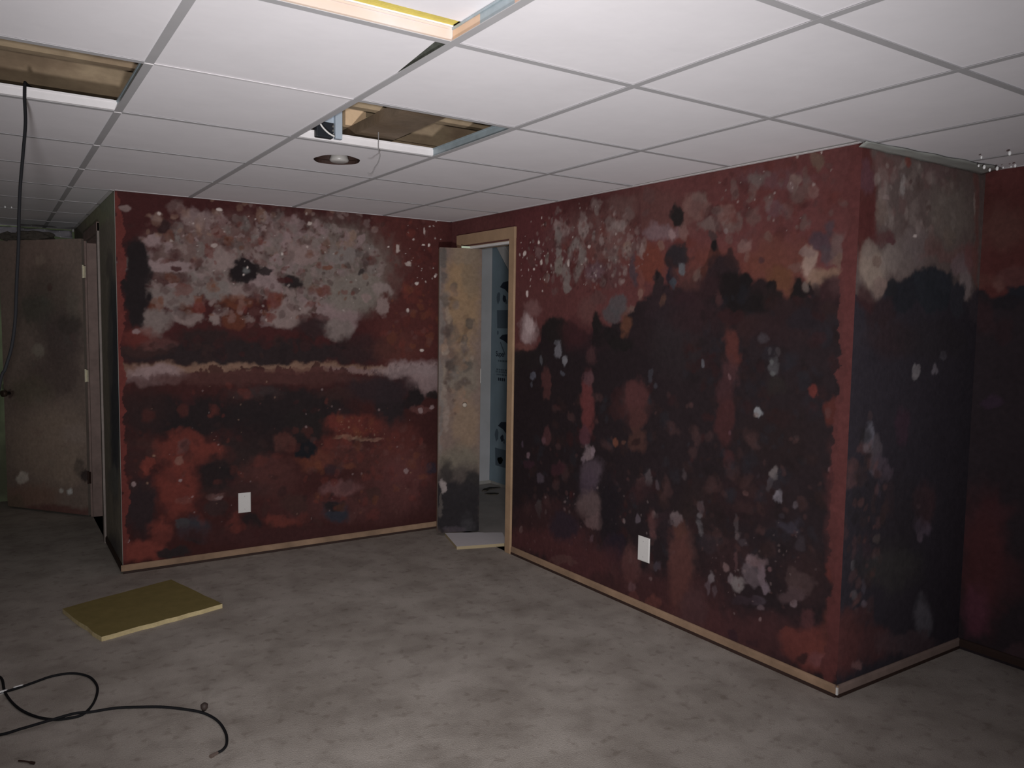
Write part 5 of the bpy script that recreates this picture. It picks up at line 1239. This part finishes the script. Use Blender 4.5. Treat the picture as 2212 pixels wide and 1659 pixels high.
b=MB(); b.box(BX-0.0135,BX-0.0065,BY-0.0135,BY-0.0065,0.016,0.046); tag(b.build('trim_1',M_white),kind='structure')   # bare chip on the outer corner
# gap under the trims: tack strip coloured dark for the shadow in the gap
for nm,(O,u,n,s0,s1) in {'trim_2':((0,0,0),u2,-n2,DO[1]+0.06,L2),'trim_3':((BX,BY,0),Vector((1,0,0)),Vector((0,-1,0)),0,DX-BX),'trim_4':((0,0,0),Vector((1,0,0)),Vector((0,-1,0)),AX,0.0)}.items():
    b=MB(); b.obox(O,u,n,(0,0,1),s0,s1,0.0005,0.010,0.0,0.016); tag(b.build(nm,M_dark),kind='structure')

# bifold doorway: casing, jambs, track
Z=Vector((0,0,1)); OD=Vector((0,0,0))
dr=empty('door_1',(0.0,-0.45,0)); tag(dr,kind='structure')
def cas(name,s0,s1,z0,z1,mt=M_casing,c0=-0.016,c1=-0.0005,par=dr,bev=0.003):
    b=MB((0,-0.45,0)); b.obox(OD,u2,Z,n2,s0,s1,z0,z1,c0,c1); return b.build(name,mt,par,bevel=bev)
cas('casing_leg',DO[1]+0.006,DO[1]+0.068,0.0,2.072)
cas('casing_leg',DO[0]-0.074,DO[0]-0.010,0.0,2.062)
cas('casing_head',DO[0]-0.078,DO[1]+0.070,2.004,2.076,c0=-0.018)
cas('jamb',DO[1]-0.014,DO[1],0.0,1.998,c0=0.0,c1=0.112)
cas('jamb',DO[0],DO[0]+0.014,0.0,1.998,c0=0.0,c1=0.112)
cas('jamb_head',DO[0]+0.014,DO[1]-0.014,1.984,1.998,c0=0.0,c1=0.112)
cas('door_track',DO[0]+0.015,DO[1]-0.015,1.976,1.992,mt=M_white,c0=-0.004,c1=0.030,bev=0)

# bifold leaves
def leaf_frame(L,R):
    L=Vector(L);R=Vector(R); u=(R-L).normalized(); return L,u,(R-L).length
L,u,W_=leaf_frame((-0.1988,-0.1952,0.0000),(0.0784,-0.2868,0.0000)); nn=Vector((u.y*-1,u.x,0))
if nn.y<0: nn=-nn
bd=empty('bifold_door',tuple(L)); tag(bd,'narrow folded closet door with mouldy tan face and blackened foot','door')
lf=painted('front_leaf','bd',L-L,u,nn,0.0,W_,0.022,1.978,0.006,71,0.030,parent=bd,backmat=mat('leaf_edge',(0.30,0.26,0.23),0.8,noise=0.1))
b=MB(L); b.obox(L+nn*0.036,u,Z,nn,0.004,W_-0.01,0.022,1.974,0,0.030); b.build('rear_leaf',M_casing,bd)
b=MB(L); kc=L+u*0.178+Z*0.912
prof=[(0.0,0.007),(0.010,0.006),(0.014,0.012),(0.022,0.017),(0.028,0.014),(0.031,0.004)]
vs=[];seg=14
for d_,r_ in prof:
    for k in range(seg):
        a=2*math.pi*k/seg; vs.append(kc-nn*d_+u*(r_*math.cos(a))+Z*(r_*math.sin(a)))
fs=[(i*seg+k,i*seg+(k+1)%seg,(i+1)*seg+(k+1)%seg,(i+1)*seg+k) for i in range(len(prof)-1) for k in range(seg)]+[tuple((len(prof)-1)*seg+k for k in range(seg))]
b.add(vs,fs); b.build('knob',mat('knob_paint',(0.42,0.36,0.30),0.5),lf,smooth=True)
b=MB(L); b.obox(L,u,Z,nn,0.15,0.245,1.978,1.992,0.004,0.022); b.build('pivot_bracket',mat('pale_green_bracket',(0.62,0.72,0.55),0.5),bd)
b=MB(L); b.obox(L,u,Z,nn,W_-0.002,W_+0.002,1.06,1.16,-0.001,0.03); b.build('hinge',M_lens,lf)

# ------------------------------------------------------------------ closet contents
fb=empty('foam_board',(CXR-0.03,0.6,0.0)); tag(fb,'blue rigid foam insulation board with dark print inside the closet','insulation board')
b=MB((CXR-0.03,0.6,0)); b.box(CXR-0.03,CXR-0.001,-0.05,CYB-0.002,0.03,2.38); b.build('board',M_foam,fb)
b=MB((0.8,CYB-0.03,0)); b.box(0.16,CXR-0.032,CYB-0.03,CYB-0.001,0.03,2.38); tag(b.build('foam_board',M_foamgrey),'plain grey foam insulation board left of the printed blue one in the closet','insulation board')
FX=CXR-0.0312
def ftext(txt,y,z,size,mt,name='print'):
    c=bpy.data.curves.new(name,'FONT'); c.body=txt; c.size=size; c.extrude=0.0003; c.offset=size*0.018
    t=bpy.data.objects.new(name,c); COL.objects.link(t)
    t.matrix_world=Matrix(((0,0,-1,FX),(-1,0,0,y),(0,1,0,z),(0,0,0,1)))
    bpy.context.view_layer.update()
    me=bpy.data.meshes.new_from_object(t.evaluated_get(bpy.context.evaluated_depsgraph_get())); mw=t.matrix_world.copy(); bpy.data.objects.remove(t)
    me.transform(mw); me.transform(Matrix.Translation(-Vector(fb.location))); me.materials.clear(); me.materials.append(mt)
    o=bpy.data.objects.new(name,me); COL.objects.link(o); o.parent=fb; return o
def fpoly(poly,mt,name='print'):
    b=MB(fb.location); n=len(poly); vs=[(FX+0.0002,p[0],p[1]) for p in poly]+[(FX-0.0004,p[0],p[1]) for p in poly]
    b.add(vs,[tuple(range(n)),tuple(range(2*n-1,n-1,-1))]+[(i,(i+1)%n,(i+1)%n+n,i+n) for i in range(n)]); return b.build(name,mt,fb)
ftext('Super',1.090,1.178,0.066,M_ink)
for (y,z,wd,hh) in ((1.05,1.140,0.16,0.010),(1.075,1.060,0.17,0.009),(1.085,1.040,0.20,0.010),(1.07,1.015,0.18,0.008),(1.045,0.975,0.10,0.016)):
    yy=y; 
    while yy>y-wd:
        l=random.uniform(0.014,0.04); fpoly([(yy,z-hh),(yy-l,z-hh),(yy-l,z+hh*0.6),(yy,z+hh*0.8)],M_ink2 if hh<0.012 else M_ink); yy-=l+0.010
def blob(y,z,ry,rz,mt,n=10,sq=0.25):
    fpoly([(y+ry*math.cos(2*math.pi*k/n)*(1+random.uniform(-sq,sq)),z+rz*math.sin(2*math.pi*k/n)*(1+random.uniform(-sq,sq))) for k in range(n)],mt)
for zc in (1.79,0.545,1.335):
    s_=1 if zc!=1.335 else 0.8
    fpoly([(1.035,zc+0.005),(0.985,zc+0.045*s_),(0.90,zc+0.055*s_),(0.86,zc-0.02),(0.90,zc-0.05*s_),(0.95,zc-0.018)],M_ink)
    if s_==1:
        blob(1.055,zc-0.085,0.028,0.055,M_ink2); blob(0.965,zc-0.10,0.026,0.034,M_ink); blob(0.93,zc-0.125,0.02,0.02,M_ink2)
        fpoly([(1.08,zc-0.20),(0.86,zc-0.20),(0.86,zc-0.36),(1.07,zc-0.36)],M_ink2)
blob(1.06,1.39,0.012,0.02,M_ink2); 
fpoly([(1.02,1.30),(1.01,1.31),(0.93,1.20),(0.94,1.19)],M_ink2)
blob(0.99,0.24,0.05,0.03,M_ink2)
bo=MB((0.6,0.25,2.0)); bo.obox((0.60,0.355,2.16),Vector((0.0,-0.684,-0.729)),Vector((0,0.729,-0.684)),(1,0,0),-0.18,0.50,-0.045,0.045,-0.02,0.02)
tag(bo.build('diagonal_brace',mat('brace_paint',(0.36,0.34,0.33),0.6,noise=0.08),bevel=0.004),'pale diagonal board crossing the top of the closet opening','board')
def scrap(name,poly,z,th,mt,label,cat):
    cx=sum(p[0] for p in poly)/len(poly); cy=sum(p[1] for p in poly)/len(poly)
    b=MB((cx,cy,z)); b.prism(poly,z,z+th); return tag(b.build(name,mt,bevel=0.001),label,cat)
scrap('dark_scrap',[(0.84,0.93),(0.90,0.99),(0.98,1.02),(1.03,0.99),(1.06,0.965),(1.0,0.955),(0.93,0.95),(0.88,0.91)],-0.008,0.010,M_rag,'larger dark scrap lying on the closet floor by the foam boards','debris')
scrap('dark_scrap',[(0.80,0.82),(0.84,0.83),(0.90,0.80),(0.92,0.77),(0.88,0.745),(0.83,0.76)],-0.008,0.008,M_rag,'smaller dark scrap nearer the doorway on the closet floor','debris')

# broken tile on the threshold
tp=[(-0.150,-0.212),(-0.11,-0.232),(-0.05,-0.262),(0.02,-0.300),(0.06,-0.312),(0.09,-0.345),(0.14,-0.368),(0.20,-0.405),(0.135,-0.545),(0.085,-0.645),(-0.02,-0.615),(-0.14,-0.580),(-0.245,-0.548)]
b=MB((0,-0.45,0)); b.prism(tp,0.0,0.020,1,0,1); bt=b.build('fallen_ceiling_tile',[M_tile,mat('tile_cut_edge',(0.36,0.29,0.18),0.9)]); tag(bt,'white faced broken ceiling tile lying in the closet doorway','ceiling tile')
b=MB(); c4=[(-2.483,-0.517),(-1.939,-0.316),(-1.788,-0.859),(-2.362,-1.009)]
cx=sum(p[0] for p in c4)/4; cy=sum(p[1] for p in c4)/4
def rough_edge(a,b_,n,amp):
    return [(a[0]+(b_[0]-a[0])*k/n+random.uniform(-amp,amp),a[1]+(b_[1]-a[1])*k/n+random.uniform(-amp,amp)) for k in range(n)]
poly=rough_edge(c4[0],c4[1],6,0.004)+rough_edge(c4[1],c4[2],6,0.003)+rough_edge(c4[2],c4[3],10,0.004)+rough_edge(c4[3],c4[0],6,0.006)
b=MB((cx,cy,0)); b.prism(poly[::-1],0.0,0.022,0,0,1); tag(b.build('fibreglass_panel',[M_olive,mat('panel_cut_edge',(0.55,0.45,0.25),0.9,noise=0.2,nscale=40)]),'olive yellow fibreglass ceiling panel lying face down on the carpet','ceiling panel')

# ------------------------------------------------------------------ outlet covers
def plate(c,u,n,label,w=0.074,h=0.122):
    c=Vector(c);u=Vector(u);n=Vector(n)   # n out of the wall
    e=empty('outlet_cover',tuple(c)); tag(e,label,'outlet cover','blank outlet covers')
    b=MB(c); 
    def ring(hw,hh,d): return [c+u*(sx*hw)+Z*(sz*hh)+n*d for sx,sz in ((-1,-1),(1,-1),(1,1),(-1,1))]
    vs=ring(w/2,h/2,0.0005)+ring(w/2,h/2,0.004)+ring(w/2-0.004,h/2-0.004,0.0065)
    fs=[(3,2,1,0)]+[(a+i,a+(i+1)%4,a+4+(i+1)%4,a+4+i) for a in (0,4) for i in range(4)]+[(8,9,10,11)]
    b.add(vs,fs); b.build('plate',M_white,e)
    for dz in (-0.04,0.04):
        b=MB(c); b.tube([c+Z*dz+n*0.006,c+Z*dz+n*0.0078],0.0032,10); b.build('screw',M_screw,e)
plate((-1.4521,0.0000,0.3389),(1,0,0),(0,-1,0),'blank white outlet cover low on the back wall',0.076,0.125)
plate((0.0292,-2.0106,0.3296),-u2,-n2,'blank white outlet cover low on the right wall',0.084,0.128)

# ------------------------------------------------------------------ recessed lamp in the far tile
cx,cy=-1.4440,-1.5600
rl=empty('recessed_lamp',(cx,cy,H)); tag(rl,'dark recessed can lamp with a frosted bulb in a ceiling tile','ceiling lamp')
b=MB((cx,cy,H)); n=28; vs=[];fs=[]
for (r_,z) in ((0.112,H+0.019),(0.104,H+0.06),(0.10,H+0.16),(0.0,H+0.16)):
    for k in range(n): a=2*math.pi*k/n; vs.append((cx+r_*math.cos(a),cy+1.1*r_*math.sin(a),z))
fs=[(i*n+k,i*n+(k+1)%n,(i+1)*n+(k+1)%n,(i+1)*n+k) for i in range(3) for k in range(n)]
b.add(vs,fs); b.build('can_housing',M_dark,rl,smooth=True)
b=MB((cx,cy,H)); bx,by=cx+0.034,cy+0.062; vs=[];fs=[]
pr=[(0.0,0.004),(0.028,0.005),(0.038,0.008),(0.043,0.014),(0.040,0.024),(0.030,0.065),(0.020,0.10)]
for (r_,z) in pr:
    for k in range(n): a=2*math.pi*k/n; vs.append((bx+max(r_,0.0005)*math.cos(a),by+max(r_,0.0005)*math.sin(a),H+z))
fs=[(i*n+k,i*n+(k+1)%n,(i+1)*n+(k+1)%n,(i+1)*n+k) for i in range(len(pr)-1) for k in range(n)]
b.add(vs,fs); b.build('bulb',M_lens,rl,smooth=True)
# switch-gear seen through the open cell
jb=empty('junction_box',(-1.63,-1.90,H+0.05)); tag(jb,'black electrical box on a grey metal strap above the open ceiling cell','electrical box')
b=MB(jb.location); b.box(-1.668,-1.600,-1.93,-1.90,H+0.006,H+0.064); jx=b.build('box',M_black,jb,bevel=0.003)
b=MB(jb.location); b.box(-1.598,-1.570,-1.945,-1.925,H+0.004,H+0.115); b.box(-1.70,-1.598,-1.925,-1.918,H+0.066,H+0.115); b.build('strap',mat('blue_grey_metal',(0.42,0.48,0.55),0.5,metal=0.2,noise=0.1),jb)
for k in range(3):
    b=MB(jb.location); b.tube([(-1.604,-1.934,H+0.018+0.016*k),(-1.604,-1.938,H+0.018+0.016*k)],0.004,8); b.build('terminal',M_silver,jx)
b=MB((-1.66,-1.95,H)); b.tube(spline([(-1.70,-1.965,H+0.09),(-1.672,-1.96,H+0.060),(-1.655,-1.958,H+0.037),(-1.630,-1.956,H+0.018),(-1.606,-1.956,H+0.008)]),0.0035,8); tag(b.build('white_wire',M_white,smooth=True),'white wire curving in front of the black electrical box','wire')
b=MB((-1.4,-1.7,H+0.2)); b.tube(spline([(-1.55,-1.66,H+0.175),(-1.47,-1.68,H+0.162),(-1.40,-1.69,H+0.165),(-1.30,-1.68,H+0.18)]),0.004,8); tag(b.build('yellow_wire',mat('yellow_sheath',(0.7,0.62,0.35),0.6),smooth=True),'pale yellow wire lying across the joists above the open ceiling cell','wire')
b=MB((-1.41,-1.93,H)); b.tube(spline([(-1.42,-1.95,H+0.10),(-1.413,-1.935,H+0.03),(-1.411,-1.93,H-0.01),(-1.404,-1.93,H-0.030),(-1.407,-1.93,H-0.048),(-1.414,-1.93,H-0.066),(-1.428,-1.93,H-0.086),(-1.436,-1.93,H-0.104),(-1.446,-1.93,H-0.112),(-1.456,-1.93,H-0.110)],6),0.0019,6); tag(b.build('hanging_string',mat('grey_string',(0.20,0.19,0.19),0.8),smooth=True),'thin grey string dangling from the open ceiling cell beside the lamp','string')

# ------------------------------------------------------------------ black coax cable: down from the left open cell, across the carpet
CR=0.0050
pts=[(-2.52,-1.70,H+0.06),(-2.60,-1.82,H+0.05),(-2.622,-1.868,H+0.051),(-2.626,-1.888,H+0.046)]+[(-2.6287,-1.8970,2.1794),(-2.6283,-1.8970,2.0990),(-2.6373,-1.8970,2.0022),(-2.6479,-1.8970,1.8978),(-2.6546,-1.8970,1.7934),(-2.6583,-1.8970,1.7038),(-2.6668,-1.8970,1.5837),(-2.6740,-1.8970,1.4633),(-2.6868,-1.8970,1.3726),(-2.7053,-1.8970,1.3048),(-2.7279,-1.8970,1.2222)]+[(-2.80,-1.98,0.75),(-2.86,-1.80,0.25),(-2.88,-1.50,0.04),(-2.82,-1.18,CR)]
fl_=[(-2.751,-1.208),(-2.735,-1.384),(-2.699,-1.541),(-2.648,-1.651),(-2.593,-1.713),(-2.542,-1.733),(-2.496,-1.725),(-2.454,-1.646),(-2.429,-1.526),(-2.437,-1.425),(-2.464,-1.359),(-2.511,-1.315),(-2.577,-1.309),(-2.643,-1.337),(-2.699,-1.360),(-2.753,-1.373)]
fl_+= [(-2.86,-1.41,CR),(-2.93,-1.56,CR),(-2.86,-1.70,CR)]
fl2=[(-2.757,-1.738),(-2.688,-1.751),(-2.601,-1.736),(-2.527,-1.726),(-2.466,-1.723),(-2.390,-1.737),(-2.315,-1.774),(-2.241,-1.819),(-2.171,-1.884),(-2.119,-1.950),(-2.089,-2.037),(-2.085,-2.136),(-2.099,-2.212),(-2.120,-2.248),(-2.144,-2.260)]
def lift(l,lo,hi): return l
allp=pts+[(x,y,CR) for x,y in fl_[:0]]
seq=pts+[(p[0],p[1],CR) for p in fl_]+[(p[0],p[1],CR+ (0.010 if k in (1,2,3) else 0.0)) for k,p in enumerate(fl2)]
cb=empty('coax_cable',(-2.75,-1.5,0)); tag(cb,'black coax cable hanging from the ceiling and looping over the carpet','cable')
b=MB(cb.location); b.tube(spline(seq,8),CR,8); b.build('jacket',M_cable,cb,smooth=True)
e0=Vector((fl2[-2][0],fl2[-2][1],CR)); e1=Vector((fl2[-1][0],fl2[-1][1],CR)); d_=(e1-e0).normalized()
b=MB(cb.location); b.tube([e1-d_*0.004,e1+d_*0.012,e1+d_*0.013,e1+d_*0.026],[0.0055,0.0055,0.0068,0.0068],8); b.build('end_connector',mat('dull_connector',(0.20,0.15,0.13),0.45,metal=0.5),cb)
for q_ in ((-2.691,-1.351),(-2.745,-1.368)):
    b=MB(cb.location); c_=Vector((q_[0],q_[1],CR)); dd=Vector((0.9,0.25,0)).normalized(); b.tube([c_-dd*0.018,c_-dd*0.012,c_+dd*0.012,c_+dd*0.018],[0.0056,0.0075,0.0075,0.0056],8); b.build('clear_sleeve',M_glint,cb,smooth=True)
b=MB((-2.113,-1.924,0.0)); nb=Vector((-2.113,-1.924,0.0)); b.tube([nb+Vector((0,0,0.001)),nb+Vector((0.002,0,0.012)),nb+Vector((0.003,0.002,0.024)),nb+Vector((0.004,0.002,0.03))],[0.006,0.013,0.014,0.006],9); tag(b.build('rubber_cap',mat('dark_nub',(0.05,0.035,0.03),0.6),smooth=True),'small dark rubber cap resting beside the cable on the carpet','debris')
b=MB((-2.707,-1.963,0.0)); b.tube(spline([(-2.707,-1.963,0.004),(-2.684,-1.987,0.006),(-2.664,-2.009,0.005)],4),[0.003]*6+[0.005]*3,6); tag(b.build('dark_twig',M_dark),'short dark stick lying on the carpet at the near left','debris')

# ------------------------------------------------------------------ far left: open door, frame, hinges, plastic
hd=empty('door_2',(AX,1.18,0)); tag(hd,kind='structure')
ox=AX
def hb(name,x0,x1,y0,y1,z0,z1,mt,bev=0.002):
    b=MB(hd.location); b.box(x0,x1,y0,y1,z0,z1); return b.build(name,mt,hd,bevel=bev)
M_jamb=mat('mouldy_jamb',(0.24,0.17,0.15),0.7,noise=0.25,nscale=10); M_jcas=mat('pale_casing',(0.26,0.22,0.20),0.7,noise=0.25,nscale=10)
hb('casing_leg',ox-0.014,ox-0.0005,0.742,0.800,0,2.075,M_jcas); hb('casing_leg',ox-0.014,ox-0.0005,1.560,1.618,0,2.075,M_jamb); hb('casing_head',ox-0.016,ox-0.0005,0.742,1.618,2.020,2.078,M_jamb)
hb('jamb',ox,ox+0.112,0.800,0.814,0,2.006,M_jamb); hb('jamb',ox,ox+0.112,1.546,1.560,0,2.006,M_jamb); hb('jamb_head',ox,ox+0.112,0.814,1.546,2.006,2.020,M_jamb)
L,u,W_=leaf_frame((-2.6660,2.1800,0.0000),(-2.1670,1.5400,0.0000)); nn=Vector((-u.y,u.x,0))
if nn.y<0: nn=-nn
ld=empty('room_door',tuple(L)); tag(ld,'brown mouldy flush door standing open at the far left','door')
dslab=painted('door_slab','ld',L-L,u,nn,0.0,W_-0.012,0.015,2.035,0.010,81,0.035,parent=ld,backmat=mat('slab_edge',(0.16,0.13,0.11),0.8,noise=0.2))
for z in (1.80,1.05,0.30):
    b=MB(L); c_=L+u*(W_-0.004)+Z*z
    b.obox(c_,u,Z,nn,0.002,0.026,-0.045,0.040,-0.002,0.001); b.tube([c_+u*0.004-nn*0.004-Z*0.047,c_+u*0.004-nn*0.004+Z*0.047],0.0065,10); b.build('hinge',M_brass if z>0.5 else M_dark,dslab)
b=MB(L); kc=L+u*0.06+Z*0.89; b.tube([kc,kc-nn*0.03,kc-nn*0.035,kc-nn*0.06,kc-nn*0.066],[0.012,0.010,0.024,0.026,0.016],12); b.build('door_knob',mat('tarnished_knob',(0.08,0.055,0.04),0.5,metal=0.4),dslab,smooth=True)
# crumbled mould clumps on the door's top edge
def clump(name,c,r,label,seed):
    rs=random.Random(seed); bm=bmesh.new(); bmesh.ops.create_icosphere(bm,subdivisions=3,radius=1)
    for v in bm.verts:
        k=1+0.30*math.sin(v.co.x*5+seed)*math.cos(v.co.y*6)+rs.uniform(-0.14,0.14); v.co=Vector((v.co.x*r[0]*k,v.co.y*r[1]*k,max(v.co.z,-0.7)*r[2]*k))
    me=bpy.data.meshes.new(name); bm.to_mesh(me); bm.free(); me.materials.append(M_rag); o=bpy.data.objects.new(name,me); COL.objects.link(o); o.location=c; return tag(o,label,'debris')
pc=L+u*0.10+Z*2.062+nn*0.017; clump('mould_clump',tuple(pc),(0.075,0.022,0.034),'left dark clump of debris on top of the open far door',3)
pc=L+u*0.36+Z*2.062+nn*0.017; clump('mould_clump',tuple(pc),(0.12,0.022,0.036),'right wider dark clump of debris on top of the open far door',5)

def film(name,rows,label,glints,fm=None):
    """crinkled plastic film: rows of points"""
    b=MB(rows[0][0]); n=len(rows[0]); vs=[p for r in rows for p in r]
    fs=[(i*n+k,i*n+k+1,(i+1)*n+k+1,(i+1)*n+k) for i in range(len(rows)-1) for k in range(n-1)]
    b.add(vs,fs); e=empty(name,rows[0][0]); tag(e,label,'plastic sheet'); o=b.build('film',fm or M_plas,e,smooth=True)
    s_=o.modifiers.new('thick','SOLIDIFY'); s_.thickness=0.0008
    bm=bmesh.new(); bmesh.ops.create_icosphere(bm,subdivisions=2,radius=1); dm=bpy.data.meshes.new('glint_bead'); bm.to_mesh(dm); bm.free(); dm.polygons.foreach_set('use_smooth',[True]*len(dm.polygons)); dm.materials.append(M_glint)  # white beads in place of the highlights on the film
    for (p,r_) in glints:
        d=bpy.data.objects.new('glint_bead',dm); COL.objects.link(d); d.parent=e; d.location=Vector(p)-Vector(rows[0][0]); d.scale=(r_,r_,r_*1.6)
    return e
rs=random.Random(4)
n=34; rows=[]
for r_ in range(5):
    rows.append([(BX-0.03+(DX-BX-0.01)*k/(n-1), BY-0.004-(0.030+0.060*k/(n-1)+0.004*math.sin(k*0.9))*(1-r_/4), H-0.0035-0.0035*r_-0.0012*math.sin(k*0.8+r_*2)-0.0008*rs.random()) for k in range(n)])
film('plastic_film',rows,'strip of clear plastic film along the ceiling above the right return wall',[((x,y,z),r_) for x,y,z,r_ in [(0.5632,-3.3038,2.1600,0.0040),(0.5693,-3.4055,2.1600,0.0060),(0.7208,-3.2159,2.1600,0.0040),(0.7678,-3.2153,2.1600,0.0060),(0.8462,-3.2000,2.1600,0.0050),(0.8394,-3.2331,2.1600,0.0060),(0.8362,-3.3054,2.1600,0.0050),(0.8431,-3.2862,2.1600,0.0030),(0.8383,-3.2575,2.1600,0.0030)]])
rows=[]; n=40
for r_ in range(6):
    rows.append([(-3.1+(AX-0.02+3.1)*k/(n-1), YF-0.02-0.05*r_/5+0.014*math.sin(k*0.8+r_)+rs.uniform(-0.004,0.004), H-0.012-0.060*r_/5-0.008*math.sin(k*0.35)*(r_/5)) for k in range(n)])
film('plastic_film',rows,'crinkled clear plastic film along the far ceiling edge above the open door',[((x,y,z),r_) for x,y,z,r_ in [(-2.6372,1.1337,2.1700,0.0050),(-2.6021,1.1310,2.1700,0.0040),(-2.5030,2.3600,2.1958,0.0070),(-2.5011,2.3600,2.1496,0.0040),(-2.3547,2.3600,2.1537,0.0040),(-2.2922,2.3600,2.2420,0.0030),(-2.2671,2.3600,2.2259,0.0050),(-2.1588,2.3600,2.1650,0.0080),(-2.1319,2.3600,2.1928,0.0070),(-2.2530,2.3600,2.1505,0.0030),(-2.5913,2.3600,2.1957,0.0050),(-2.5488,2.3600,2.1956,0.0040),(-2.6363,2.3600,2.1991,0.0040),(-2.4447,2.3600,2.1827,0.0030)]],M_plas2)
